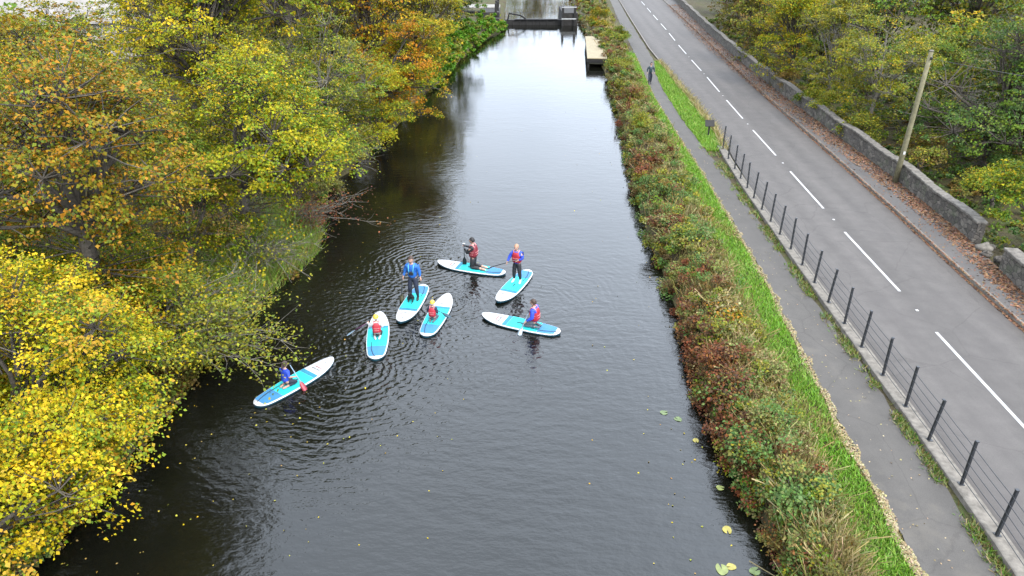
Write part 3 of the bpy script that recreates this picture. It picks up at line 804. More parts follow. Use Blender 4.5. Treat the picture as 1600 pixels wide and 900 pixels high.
T('low olive shrub along the back of the wall left of the pole', (23.0, 45.5), (22.7, 45.3, 1.5), (1.5, 2.8, 1.2), 'olive', name='bush', cat='bush', z=.4, dens=1.35, seed=55, group=G_R, leaf=.11, trunk_r=.1)
T('dark green shrub along the back of the wall below the pale stemmed trees', (23.2, 52.5), (22.9, 52.3, 1.6), (1.4, 3.4, 1.3), 'mgreen', name='bush', cat='bush', z=.4, dens=1.35, seed=56, group=G_R, leaf=.095, trunk_r=.1)
T('brown shrub along the back of the wall below the yellow leaning tree', (23.6, 60.5), (23.3, 60.3, 1.6), (1.4, 3.6, 1.3), 'brown', name='bush', cat='bush', z=.4, dens=1.35, seed=57, group=G_R, leaf=.095, trunk_r=.1)
T('sprawling dark shrub in the shade under the broad maple', (27.0, 36.0), (26.8, 36, 1.4), (2.4, 2.4, 1.3), 'dgreen', name='bush', cat='bush', z=.4, dens=1.35, seed=58, group=G_R, leaf=.095, trunk_r=.1)
T('light orange leaved young tree at the right edge before the dark maple', (29.5, 35.5), (29.2, 35.5, 4.0), (2.0, 2.2, 2.2), 'rust', z=.4, dens=1.35, seed=59, group=G_R, leaf=.095, bare=.3, mat_tr=M_twig, trunk_r=.12, pal2='yelgreen')

T('olive leaved bush with thin twigs on the bank behind the nearest paddle board', (-12.4, 21.6), (-12.0, 21.4, 1.9), (2.2, 2.5, 1.6), 'olive', name='bush', cat='bush', seed=96, group=G_L, leaf=.09, trunk_r=.07, pal2='yelgreen', bare=.2, mat_tr=M_twig, z=.7)
T('brown and olive bush leaning over the water in the shade of the dense overhanging crown', (-11.0, 34.0), (-10.5, 33.8, 2.2), (2.0, 2.8, 2.1), 'brown', name='bush', cat='bush', seed=97, group=G_L, leaf=.1, trunk_r=.07, pal2='olive', z=.6)
T('olive bush on the bank between the corner yellow tree and the twiggy bush', (-12.2, 18.3), (-11.6, 18.4, 1.6), (1.7, 2.0, 1.5), 'yelgreen', name='bush', cat='bush', seed=98, group=G_L, leaf=.09, trunk_r=.07, pal2='olive', z=.7)
T('tallest yellow green tree of the left bank, its top cut off by the top edge', (-16.2, 40), (-15.2, 40, 11.8), (4.4, 4.4, 4.6), 'yelgreen', seed=101, group=G_L, leaf=.14, pal2='yellow', trunk_r=.3)
T('high golden crown cut off by the top edge behind the grey willow', (-14.6, 48), (-13.4, 48, 11.6), (4.4, 4.6, 5.0), 'yellow', seed=102, group=G_L, leaf=.15, pal2='olive', trunk_r=.3)
T('high rusty crown cut off by the top edge behind the leaning orange tree', (-13.6, 57), (-12.4, 57, 12.2), (4.4, 4.8, 5.2), 'orange', seed=103, group=G_L, leaf=.16, pal2='olive', trunk_r=.3)
T('high pale crown cut off by the top edge between the orange and pale yellow trees', (-13.4, 67), (-12.0, 67, 12.8), (4.6, 5.0, 5.6), 'pale', seed=104, group=G_L, leaf=.18, pal2='yelgreen', trunk_r=.3)
T('high olive crown cut off by the top edge beyond the pale yellow tree', (-12.4, 84), (-11.0, 83, 13), (4.8, 5.4, 6.0), 'olive', seed=105, group=G_L, leaf=.2, pal2='brown', trunk_r=.3)
T('pale green bush at the water below the tall orange tree', (-9.4, 55.5), (-8.9, 55.5, 2.2), (2.2, 3.2, 2.1), 'olive', name='bush', cat='bush', seed=91, group=G_L, leaf=.12, trunk_r=.1, pal2='yelgreen')
T('yellow leaved bush at the water just before the nettle bank', (-8.6, 63.5), (-8.0, 63.5, 2.6), (2.2, 3.2, 2.5), 'pale', name='bush', cat='bush', seed=92, group=G_L, leaf=.15, trunk_r=.1, pal2='mgreen')
T('tall yellow tree behind the pale yellow bush, near the nettle bank', (-10.8, 79), (-10.2, 79, 7.6), (3.6, 4.6, 5.2), 'pale', seed=93, group=G_L, leaf=.2, pal2='olive')
T('brown tree behind the farthest stretch of the stone wall', (30.4, 101), (30.2, 101, 5.4), (3.4, 5.0, 4.8), 'brown', z=.4, seed=94, group=G_R, leaf=.21, dens=1.2, pal2='olive')
T('olive tree at the far end of the wall at the top edge', (33.0, 116), (32.6, 116, 6.4), (4.0, 5.6, 5.6), 'olive', z=.4, seed=95, group=G_R, leaf=.23, dens=1.1, pal2='brown')
T('round green bush under the rust crown at the left edge', (-17.4, 21.8), (-17.2, 21.8, 3.0), (3.0, 2.6, 2.5), 'mgreen', name='bush', cat='bush', seed=71, group=G_L, leaf=.095, pal2='rust', trunk_r=.12)
T('green and yellow bush between the rust crown and the grassy bank', (-14.0, 23.4), (-13.8, 23.4, 2.6), (2.5, 2.2, 2.2), 'yelgreen', name='bush', cat='bush', seed=72, group=G_L, leaf=.095, pal2='mgreen', trunk_r=.12)
T('brown green bush in the shade between the two overhanging crowns', (-14.4, 29.8), (-14.2, 29.6, 2.8), (2.8, 2.6, 2.4), 'mgreen', name='bush', cat='bush', seed=73, group=G_L, leaf=.095, pal2='brown', trunk_r=.12)
T('tall green tree behind the rust crown, reaching the left edge', (-21.5, 25), (-21.2, 25, 5.0), (4.2, 3.8, 4.2), 'mgreen', seed=74, group=G_L, leaf=.11, pal2='rust')
T('yellow green tree behind the yellow tree at the left edge', (-19.6, 20.4), (-19.2, 20.4, 4.2), (3.4, 3.2, 3.4), 'yelgreen', seed=75, group=G_L, leaf=.11, pal2='yellow')
T('olive tree filling the gap below the tall yellow tree', (-17.4, 33.5), (-17.2, 33.4, 4.4), (3.6, 3.2, 3.6), 'olive', seed=76, group=G_L, leaf=.12, pal2='yelgreen')
T('rust and olive tree below the pale roof', (-25, 38), (-24.8, 38, 5.2), (5.2, 4.4, 4.6), 'rust', seed=77, group=G_L, leaf=.18, pal2='olive')
T('green bush beside the trunk of the orange trees', (-13.6, 48), (-13.4, 48, 3.2), (3.2, 3.2, 2.8), 'mgreen', name='bush', cat='bush', seed=78, group=G_L, leaf=.12, pal2='olive', trunk_r=.12)
T('olive bush behind the grey willow', (-17.5, 45), (-17.3, 45, 4.2), (3.8, 3.6, 3.8), 'olive', name='bush', cat='bush', seed=79, group=G_L, leaf=.18, pal2='mgreen', trunk_r=.14)
T('dense olive tree between the tall orange tree and the olive tree behind the willow', (-15.5, 63), (-15.2, 63, 5.6), (4.4, 4.4, 5.2), 'olive', seed=80, group=G_L, leaf=.19, pal2='pale')
T('rust tree close to the pale house at the left edge', (-30, 44), (-29.8, 44, 4.6), (4.8, 4.2, 4.2), 'rust', seed=81, group=G_L, leaf=.18, pal2='yelgreen')
T('yellow and olive tree right of the pale house', (-33, 66), (-32.6, 66, 5.4), (5.2, 4.6, 5.2), 'yelgreen', seed=82, group=G_L, leaf=.2, pal2='olive')
T('olive tree at the upper left behind the golden tree', (-24, 60), (-23.6, 60, 5.4), (5, 4.6, 5.2), 'olive', seed=83, group=G_L, leaf=.2, pal2='yellow')
T('dark olive tree in the far left wood near the brown tree', (-19.5, 80), (-19, 80, 6.5), (5.4, 5, 6), 'olive', seed=84, group=G_L, leaf=.22, pal2='brown')
T('green leafy thicket in the wood behind the pale stemmed tree', (28.6, 50), (28.4, 50, 3.6), (3.6, 3.8, 3.4), 'mgreen', name='bush', cat='bush', z=.4, dens=1.35, seed=85, group=G_R, leaf=.12, pal2='olive', trunk_r=.14)
T('olive thicket in the wood behind the yellow leaning tree', (28.2, 66), (28, 66, 4.0), (3.4, 4.4, 3.8), 'olive', name='bush', cat='bush', z=.4, dens=1.35, seed=86, group=G_R, leaf=.18, pal2='mgreen', trunk_r=.14)
T('deep green thicket at the right edge beneath the dark trees', (31.5, 39), (31.4, 39, 2.6), (3.4, 3.0, 2.4), 'dgreen', name='bush', cat='bush', z=.4, dens=1.35, seed=87, group=G_R, leaf=.11, pal2='mgreen', trunk_r=.12)
T('yellow green thicket in the wood right of the pole top', (32, 53), (31.8, 53, 4.4), (3.8, 3.6, 4.2), 'yelgreen', name='bush', cat='bush', z=.4, dens=1.35, seed=88, group=G_R, leaf=.18, pal2='mgreen', trunk_r=.14)
T('olive tree in the wood at the upper right beneath the yellowish tree', (39, 51), (38.6, 51, 5.2), (4.8, 4.4, 5), 'olive', z=.4, dens=1.35, seed=89, group=G_R, leaf=.19, pal2='dgreen')
T('tall olive brown tree at the top edge behind the far wall', (34, 92), (33.6, 92, 7), (5.4, 5.4, 6.4), 'olive', z=.4, dens=1.35, seed=90, group=G_R, leaf=.23, pal2='yelgreen')

# far-off wood that reads as one mass, closing the view past every tree above
def wood(name, spots, leaf, pal_list, seed):
    r = np.random.default_rng(seed); PP = []; CCs = []
    for (x, y, h) in spots:
        k = 900; d = r.normal(size=(k, 3)); d /= np.linalg.norm(d, axis=1, keepdims=True)
        nl = 9; lob = r.normal(0, .45, (nl, 3)); w = r.integers(0, nl, k)
        p = (lob[w] + d * .5) * np.array([4.6, 4.6, h * .42]) + np.array([x, y, h * .6])
        PP.append(p); CCs.append(pick(pal_list[int(r.integers(0, len(pal_list)))], k, r.random(nl)[w], r))
    P = np.concatenate(PP); n = len(P)
    sz = leaf * r.uniform(.7, 1.4, n)
    o = leaf_mesh(name, P, r.normal(0, .6, (n, 3)) + np.array([0, 0, .9]), sz, sz * .8, np.concatenate(CCs), M_leaf)
    return tag(o, 'distant autumn wood closing the view behind the nearer trees', 'wood', kind='stuff')
sp = []
rr = np.random.default_rng(77)
for i in range(46): sp.append((rr.uniform(-110, -20), rr.uniform(84, 150), rr.uniform(8, 13)))
for i in range(34): sp.append((rr.uniform(36, 100), rr.uniform(70, 140), rr.uniform(9, 14)))
for i in range(10): sp.append((rr.uniform(50, 80), rr.uniform(45, 70), rr.uniform(9, 13)))
for i in range(12): sp.append((rr.uniform(-70, -44), rr.uniform(40, 66), rr.uniform(6, 8)))
for i in range(40): sp.append((rr.uniform(-45, 60), rr.uniform(210, 260), rr.uniform(12, 17)))
sp += [(-4, 165, 12), (3, 176, 11), (8, 182, 9), (14, 178, 12), (22, 170, 12), (-10, 158, 13)]
wood('woodland', sp, .55, ['olive', 'mgreen', 'yelgreen', 'brown', 'rust', 'yellow'], 78)

# ------------------------------------------------------------------ ground cover
def blades(name, P, h, w, col, lean, mat=M_grass, label=None, seed=0):
    r = np.random.default_rng(seed); n = len(P)
    a = r.uniform(0, 2 * math.pi, n); dx = np.stack([np.cos(a), np.sin(a), np.zeros(n)], 1)
    l = r.normal(0, 1, (n, 3)) * lean; l[:, 2] = 0
    V = np.empty((n, 4, 3)); h = h[:, None]; w = w[:, None]
    up = np.array([0, 0, 1.0])
    V[:, 0] = P - dx * w * .5; V[:, 1] = P + dx * w * .5
    V[:, 2] = P + up * h * .92 + l * h + dx * w * .22; V[:, 3] = P + up * h + l * h * 1.1 - dx * w * .05
    o = quads_mesh(name, V, col, mat)
    return o

def scatter(fa, fb, y0, y1, n, r, near=1.0):
    # more of them close by, where they show
    u = r.random(n * 2)
    y = y0 * (y1 / y0) ** u if near else y0 + (y1 - y0) * u
    y = y[:n]
    A = np.array([fa(q) for q in y]); B_ = np.array([fb(q) for q in y])
    s = r.random(n)
    return A + (B_ - A) * s, y, s

r = np.random.default_rng(5)
def gz_right(x, y):
    xr = np.array([XR(q) for q in y])
    return np.interp(x - xr, [0, .25, .9], [-.05, .35, ZG - .03])
# mown verge between brambles and towpath
x, y, s = scatter(lambda q: XG(q) - .38, lambda q: PL(q) + .02, 7.5, 74 * S, 52000, r)
patch = np.sin(x * 2.1 + y * .7) * .5 + np.sin(y * 1.9 + 2) * .3
col = pick('lawn', len(x), np.clip(.35 + patch * .3 + r.normal(0, .12, len(x)), 0, .95), r)
dry = (np.sin(y * 1.1 + 3 * x) + np.sin(y * .43 + 1) + r.normal(0, .5, len(x))) > 1.6
col[dry] = pick('straw', int(dry.sum()), r.random(int(dry.sum())), r) * np.array([.8, .9, .6])
edge = s > .88
col[edge] = pick('straw', int(edge.sum()), r.random(int(edge.sum())), r)
hh = r.uniform(.045, .12, len(x)) * (1 - .5 * edge) * (1 + .8 * (s < .2)) * (1 + y / 70)
o = blades('grass', np.stack([x, y, np.full(len(x), ZG)], 1), hh, r.uniform(.012, .03, len(x)) * (1 + y / 32), col, .5, seed=1)
tag(o, 'bright green grass verge along the canal side of the towpath', 'grass', kind='stuff')
# verge wedge between towpath and road
x, y, s = scatter(lambda q: PR(q) + .03, lambda q: RLx(q) - .1, 40.6 * S, 69.5 * S, 17000, r, 0)
col = pick('lawn', len(x), np.clip(.4 + r.normal(0, .2, len(x)), 0, .95), r)
edge = (s > .80) & (r.random(len(x)) < .8)
col[edge] = pick('straw', int(edge.sum()), r.random(int(edge.sum())), r)
o = blades('grass', np.stack([x, y, np.full(len(x), ZG)], 1), r.uniform(.08, .26, len(x)) * (1 + .9 * edge), r.uniform(.02, .05, len(x)) * 1.4, col, .5, seed=2)
tag(o, 'wedge of bright grass between the towpath and the road', 'grass', kind='stuff')
# weeds at the foot of the concrete strip
x, y, s = scatter(lambda q: PR(q) - .2, lambda q: FX(q) - .17, 7, 41.5 * S, 16000, r)
m_ = (np.sin(y * 1.3) + np.sin(y * 3.1 + 1) + np.sin(y * 7.3) * .6 + r.normal(0, .6, len(x))) > .1
x, y = x[m_], y[m_]
col = np.where((r.random(len(x)) < .45)[:, None], pick('nettle', len(x), r.random(len(x)), r) * .8, pick('mixed', len(x), r.random(len(x)), r))
o = blades('weeds', np.stack([x, y, np.full(len(x), ZG)], 1), r.uniform(.04, .16, len(x)), r.uniform(.015, .04, len(x)) * (1 + y / 40), col, .7, seed=3)
tag(o, 'straggling weeds and moss along the foot of the concrete fence strip', 'weeds', kind='stuff')

# undergrowth mass of the right bank
def undergrowth(name, label, fa, fb, y0, y1, ncl, zfun, hfun, pals, seed, leaf=.085, over=.25, selfun=None, gap=0.0):
    r = np.random.default_rng(seed)
    x, y, s = scatter(fa, fb, y0, y1, ncl, r)
    V = []; CL = []
    sel = np.clip((np.sin(y * .83 + x * .5) * .3 + np.sin(y * 2.1 + 2.2) * .22 + np.sin(y * .31 + 4) * .2 + .5 + r.normal(0, .16, ncl) - (s - .5) * .25), 0, .999)
    pi = (sel * len(pals)).astype(int)
    if selfun: pi = selfun(x, y, s, r)
    if gap:
        g = np.sin(y * 2.7 + x * 1.1) * np.sin(y * 1.13 - x * 2.3 + 1) + .5 * np.sin(y * 6.1 + x * 3.7) + r.normal(0, .25, len(x))
        k_ = g > -gap
        x, y, s, pi = x[k_], y[k_], s[k_], pi[k_]; ncl = len(x)
    zz = zfun(x, y)
    for k, pal in enumerate(pals):
        m = pi == k; q = int(m.sum())
        if not q: continue
        far = 1 + y[m] / 45
        if pal == 'straw':
            per = 46; ci = np.repeat(np.arange(q), per); n = len(ci)
            P = np.stack([x[m], y[m], zz[m]], 1)[ci] + r.normal(0, .22, (n, 3)) * np.array([1, 1, 0])
            h = (hfun(s[m]) * .8)[ci] * r.uniform(.4, 1.2, n); w = r.uniform(.008, .02, n) * far[ci]
            a = r.uniform(0, 6.28, n); dx = np.stack([np.cos(a), np.sin(a), 0 * a], 1)
            l = r.normal(0, .45, (n, 3)); l[:, 2] = 0
            Q = np.empty((n, 4, 3)); up = np.array([0, 0, 1.0])
            Q[:, 0] = P - dx * w[:, None] * .5; Q[:, 1] = P + dx * w[:, None] * .5
            Q[:, 2] = P + (up * .95 + l) * h[:, None] + dx * w[:, None] * .3; Q[:, 3] = P + (up + l) * h[:, None] - dx * w[:, None] * .3
            V.append(Q); CL.append(pick(pal, n, r.random(n), r))
            continue
        per = int(64 * (.085 / leaf) ** 1.5); ci = np.repeat(np.arange(q), per); n = len(ci)
        rad = r.uniform(.16, .40, q)
        d = r.normal(size=(n, 3)); d /= np.linalg.norm(d, axis=1, keepdims=True); d *= r.random((n, 1)) ** .4
        lump = np.clip(.85 + .40 * np.sin(y[m] * 1.9 + x[m] * 1.3) * np.sin(y[m] * .77 - x[m] * .9 + 1) + .35 * np.sin(y[m] * 4.3 + 2 * x[m]) + r.normal(0, .18, q), .2, 1.75)
        hc = (hfun(s[m]) * r.uniform(.25, 1.0, q)) * lump
        P = np.stack([x[m], y[m], zz[m] + hc], 1)[ci] + d * rad[ci][:, None] * np.array([1.1, 1.1, .75])
        P[:, 0] -= over * (1 - s[m])[ci] * (P[:, 2] - .3).clip(0, 1)
        P[:, 2] = np.maximum(P[:, 2], .03)
        N = r.normal(0, .6, (n, 3)) + np.array([-.15, -.1, 1.0]); N /= np.linalg.norm(N, axis=1, keepdims=True)
        D = r.normal(size=(n, 3)); D -= N * (D * N).sum(1, keepdims=True); D /= np.linalg.norm(D, axis=1, keepdims=True)
        Bv = np.cross(N, D); L = (leaf * r.uniform(.6, 1.4, n) * far[ci] ** .8)[:, None]; W = L * .72
        Q = np.empty((n, 4, 3))
        Q[:, 0] = P - D * L * .5; Q[:, 1] = P + Bv * W * .5 + N * W * .2; Q[:, 2] = P + D * L * .5; Q[:, 3] = P - Bv * W * .5 + N * W * .2
        V.append(Q); CL.append(pick(pal, n, np.clip(r.random(q)[ci], 0, .99), r))
    o = quads_mesh(name, np.concatenate(V), np.concatenate(CL), M_leaf)
    return tag(o, label, 'undergrowth', kind='stuff')

BANK = ['rustbush', 'bramble', 'mixed', 'straw', 'olive', 'brown', 'mgreen']
def bank_species(x, y, s, r):
    n = len(x); u = r.random(n); ya = y / S
    w = np.sin(y * 1.3 + x) * .12 + np.sin(y * .47 + 2) * .12
    rust = np.interp(ya, [10, 13.5, 15, 21, 23, 27, 29, 34, 36, 42, 50, 100], [.10, .12, .62, .70, .35, .15, .38, .15, .42, .25, .30, .18]) * np.clip(1.25 - 1.5 * s + w * 2, 0, 1.3)
    straw = np.interp(ya, [10, 12.5, 14, 18, 23, 30, 60], [.75, .6, .35, .55, .35, .22, .20]) * np.clip(s * 1.9 - .5 + w * 2, 0, 1.1)
    green = np.interp(ya, [10, 13, 15, 17, 22, 27, 34, 50], [.35, .62, .5, .22, .25, .42, .45, .30])
    out = np.where(u < rust, 0, -1)
    v = r.random(n)
    rest = out < 0
    out = np.where(rest & (v < straw), 3, out); rest = out < 0
    v = r.random(n)
    out = np.where(rest & (v < green), np.where(r.random(n) < .8, 1, 6), out); rest = out < 0
    return np.where(rest, r.choice([2, 2, 4, 5], n), out)
undergrowth('undergrowth', 'tangled bank of brambles, dead dock and dry grass along the right water edge',
            lambda q: XR(q) - .15, lambda q: XG(q) - .18, 7, 150 * S, 3300, gz_right, lambda s: np.interp(s, [0, .25, .55, 1], [.35, .85, .95, .40]),
            BANK, 21, leaf=.060, selfun=bank_species, gap=.42)
undergrowth('undergrowth', 'low tangled growth under the left bank trees',
            lambda q: XL(q) - 7, lambda q: XL(q) + .25, 9, 110, 1000, lambda x, y: np.interp(x - np.array([XL(q) for q in y]), [-7, -1.2, -.3, .2], [1.0, .65, .3, .05]), lambda s: .75 - .3 * s,
            ['brown', 'bramble', 'olive', 'mixed', 'mgreen'], 22, leaf=.10, over=-.2)
undergrowth('undergrowth', 'dark leafy ground cover behind the stone wall',
            lambda q: WX(q) + .5, lambda q: WX(q) + 11, 22, 110, 1100, lambda x, y: np.full(len(x), .35), lambda s: .6 + 0 * s,
            ['dgreen', 'brown', 'bramble', 'mgreen'], 23, leaf=.095, over=0)
# dead stalks and long pale grass standing out of the brambles
x, y, s = scatter(lambda q: XR(q) + .05, lambda q: XG(q) - .12, 7, 110, 14000, r)
pale = (r.random(len(x)) < .12 + .8 * s) & (np.sin(y * 1.15 + 1) + np.sin(y * 2.9) * .6 + r.normal(0, .4, len(x)) > -.2)
stalk = (~pale) & (r.random(len(x)) < .13)
k_ = pale | stalk; x, y, s, pale = x[k_], y[k_], s[k_], pale[k_]
col = np.where(pale[:, None], pick('straw', len(x), r.random(len(x)), r), pick('brown', len(x), r.random(len(x)), r))
hh = np.where(pale, r.uniform(.3, .8, len(x)) * (1.25 - .6 * s), r.uniform(.6, 1.15, len(x)))
o = blades('dry_stalks', np.stack([x, y, gz_right(x, y)], 1), hh, np.where(pale, .014, .018) * (1 + y / 30), col, np.where(pale, .42, .2)[:, None], seed=9)
tag(o, 'pale dry grass and dead brown stalks standing among the right bank brambles', 'dry grass', kind='stuff')
undergrowth('undergrowth', 'brown and olive growth hanging over the shaded water edge at the lower left',
            lambda q: XL(q) - 2.4, lambda q: XL(q) + .35, 8.5, 25, 620, lambda x, y: np.interp(x - np.array([XL(q) for q in y]), [-7, -1.2, -.3, .2], [1.0, .65, .3, .05]), lambda s: .8 - .5 * s,
            ['brown', 'olive', 'mixed', 'yelgreen'], 25, leaf=.085, over=-.3)
# bright nettles on the far left bank
undergrowth('nettles', 'bright green nettle bank at the far left beside the lock',
            lambda q: XL(q) - 3.2, lambda q: XL(q) + .5, 60 * S, 99 * S, 520, lambda x, y: np.interp(x - np.array([XL(q) for q in y]), [-3.2, -1.2, .3], [1.0, .7, .1]), lambda s: 1.7 - 1.0 * s,
            ['nettle', 'nettle', 'nettle'], 24, leaf=.11, over=-.3)
# long grass on the left bank opposite the boards
x, y, s = scatter(lambda q: XL(q) - 2.8, lambda q: XL(q) + .3, 23.5, 33, 9500, r, 0)
zz = np.interp(x - np.array([XL(q) for q in y]), [-3.2, -1.2, -.3, .3], [.95, .7, .3, 0])
col = np.where((r.random(len(x)) < .6)[:, None], pick('lawn', len(x), r.random(len(x)), r), pick('straw', len(x), r.random(len(x)), r) * np.array([.8, .85, .6]))
o = blades('grass', np.stack([x, y, zz], 1), r.uniform(.3, .95, len(x)), r.uniform(.012, .03, len(x)), col, .45, seed=6)
tag(o, 'long green grass on the left bank opposite the paddle boards', 'grass', kind='stuff')

# shrubs one can tell apart on the right bank
def shrub(label, yy, f, rad, h, pal, seed, name='bramble_bush', leaf=.10, pal2=None):
    y = yy * S; x = XR(y) + (XG(y) - XR(y)) * f
    z0 = .55 if f < .35 else ZG - .05
    return tree(name, label, (x, y, z0), (x, y, z0 + h * .55), (rad, rad * 1.15, h * .55), pal, cat='bush', leaf=leaf, dens=2.1, seed=seed, group='bushes on the right bank', trunk_r=.045, pal2=pal2, flat=.6)
shrub('glossy green bramble bush leaning to the water at the bottom of the right bank', 12.4, .38, .85, .95, 'bramble', 61)
shrub('dark bramble with purple brown stems just above the bottom green bramble', 14.6, .25, .75, .85, 'bramble', 62, pal2='rustbush')
shrub('rust brown dead dock bush at the water edge level with the nearest board', 18.2, .22, .8, 1.0, 'rustbush', 63, 'dock_bush')
shrub('deep red brown bush at the water edge beside the lowest lily leaves', 16.4, .25, .75, .95, 'rustbush', 64, 'dock_bush', pal2='bramble')
shrub('orange brown leaved bush in the middle of the right bank above the dead dock', 20.6, .5, .75, .95, 'rust', 65, 'dock_bush', pal2='straw')
shrub('grey green leafy bush in the middle of the right bank level with the standing paddlers', 26.5, .45, .95, 1.1, 'bramble', 66, pal2='olive')
shrub('reddish bush at the water edge level with the kneeling man in black', 28.5, .2, .8, 1.0, 'rustbush', 67, 'dock_bush', pal2='mixed')
shrub('tall grey green willow herb clump further up the right bank', 33.5, .45, 1.0, 1.25, 'bramble', 68, 'willowherb', pal2='mgreen')
shrub('brown red bush at the water edge beyond the willow herb clump', 37.5, .22, .9, 1.1, 'rustbush', 69, 'dock_bush', pal2='brown')
shrub('olive bush level with the small dark information panel', 44.5, .4, 1.1, 1.3, 'olive', 70)
shrub('red brown bush at the water edge just before the walker', 52.5, .3, 1.2, 1.4, 'rustbush', 71, 'dock_bush', pal2='olive')
shrub('olive green bush beside the near end of the landing stage', 65.0, .4, 1.3, 1.5, 'olive', 72, leaf=.095)
shrub('large ochre bush above the far end of the landing stage', 92.0, .4, 2.0, 2.4, 'olive', 73, leaf=.12, pal2='orange')
shrub('brown green bush at the towpath edge beyond the landing stage', 80.0, .65, 1.6, 1.9, 'olive', 74, leaf=.11, pal2='mgreen')

# fallen leaves
def litter(name, label, X, Yv, Z, n, leaf, pal, seed, mat=M_litter):
    r = np.random.default_rng(seed)
    P = np.stack([X, Yv, Z + r.uniform(.004, .02, n)], 1)
    N = r.normal(0, .28, (n, 3)) + np.array([0, 0, 1.0])
    sz = leaf * r.uniform(.6, 1.35, n)
    o = leaf_mesh(name, P, N, sz, sz * .8, pick(pal, n, r.random(n), r), mat, fold=.12)
    return tag(o, label, 'fallen leaves', kind='stuff')
PAL['litter'] = [(.20, .105, .066), (.25, .14, .085), (.15, .078, .052), (.19, .125, .085), (.29, .18, .115)]
x, y, s = scatter(lambda q: WX(q) - np.interp(q, [20, 35, 60, 90], [.8, 1.1, 1.7, 2.2]), lambda q: WX(q) + .02, 16, 125, 34000, r)
keep = r.random(len(x)) < (.16 + .84 * s ** .7) * (.55 + .45 * np.sin(y * .8) ** 2) * np.interp(y, [16, 24, 32], [.35, .6, 1])
x, y = x[keep], y[keep]
litter('fallen_leaves', 'band of orange brown fallen leaves along the foot of the stone wall', x, y, np.full(len(x), ROADZ + .115), len(x), .12, 'litter', 31)
x, y, s = scatter(lambda q: KX(q) - .14, lambda q: KX(q) + .05, 16, 125, 7000, r)
litter('fallen_leaves', 'thin line of brown leaves caught in the right gutter of the road', x, y, np.where(x > np.array([KX(q) for q in y]) - .01, ROADZ + .12, ROADZ), len(x), .09, 'litter', 32)
x, y, s = scatter(lambda q: KX(q) + .1, lambda q: WX(q) - .3, 16, 120, 1300, r)
litter('fallen_leaves', 'scattered brown leaves on the right hand pavement', x, y, np.full(len(x), ROADZ + .115), len(x), .09, 'litter', 33)
PAL['strawlitter'] = [(.34, .28, .17), (.40, .33, .22), (.28, .22, .13), (.30, .26, .14), (.45, .38, .26)]
x, y, s = scatter(lambda q: PL(q) - .16 - .08 * math.sin(q * 1.7), lambda q: PL(q) + .05 + .07 * math.sin(q * 2.9 + 1) + .05 * math.sin(q * 7.1), 7, 75, 11000, r)
litter('dry_grass_clippings', 'pale dry grass clippings along the canal side edge of the towpath', x, y, np.full(len(x), GZ + .005), len(x), .06, 'strawlitter', 34)
x, y, s = scatter(lambda q: PL(q), lambda q: PR(q), 7, 75, 300, r)
litter('fallen_leaves', 'few pale leaves scattered on the towpath', x, y, np.full(len(x), GZ + .005), len(x), .05, 'strawlitter', 35)
# leaves afloat
PAL['afloat'] = [(.45, .33, .06), (.35, .26, .07), (.28, .20, .08), (.50, .42, .12), (.30, .30, .08)]
n = 430; y = 9 * (60 / 9) ** r.random(n); fr = r.random(n) ** 2.2
side = r.random(n) < .72
x = np.where(side, np.array([XL(q) for q in y]) + .6 + fr * 9, np.array([XR(q) for q in y]) - .2 - fr * 4)
litter('floating_leaves', 'small yellow leaves floating on the dark water', x, y, np.full(n, .002), n, .055, 'afloat', 36)

# lily leaves
lil = [((1131, 817), .16, M_padyel, 'bright yellow lily leaf on the water near the bottom of the right bank'),
       ((1052, 646), .15, M_padgreen, 'pale green lily leaf furthest out from the right bank'),
       ((1081, 655), .15, M_padgreen, 'green lily leaf close to the right bank beside the red brown bush'),
       ((1103, 690), .12, M_padyel, 'small golden lily leaf tucked under the right bank'),
       ((1128, 890), .20, M_padleaf, 'yellow green lily leaf at the bottom edge of the picture'),
       ((1146, 886), .14, M_padyel, 'yellow lily leaf touching the bottom edge lily leaf'),
       ((1140, 762), .13, M_padleaf, 'small green lily leaf under the glossy bramble'),
       ((1190, 893), .16, M_padgreen, 'green lily leaf at the bottom edge close to the bank')]
lily_xy = [(5.15, 12.2), (4.5, 16.7), (4.85, 16.4), (5.15, 15.45), (4.72, 11.05), (4.95, 11.12), (5.35, 13.6), (5.45, 11.0)]
for (pq, rad, mt, lab), (lx, ly) in zip(lil, lily_xy):
    b = MB(); vs = [(0, 0, 0.004)]; k0 = 20
    for k in range(k0 + 1):
        a = .25 + (2 * math.pi - .5) * k / k0
        rr_ = rad * .85 * (1 + .06 * math.sin(3 * a)); vs.append((rr_ * math.cos(a), rr_ * .86 * math.sin(a), .008 + .006 * math.sin(4 * a)))
    b.add(vs, [(0, k + 1, k + 2) for k in range(k0)])
    b.add([(x_, y_, z_ - .006) for x_, y_, z_ in vs], [(0, k + 2, k + 1) for k in range(k0)])
    o = b.build('lily_leaf', mt); o.location = (lx * S, ly * S, .006); o.rotation_euler = (0, 0, lx * 7)
    tag(o, lab, 'lily leaf', 'lily leaves by the right bank')

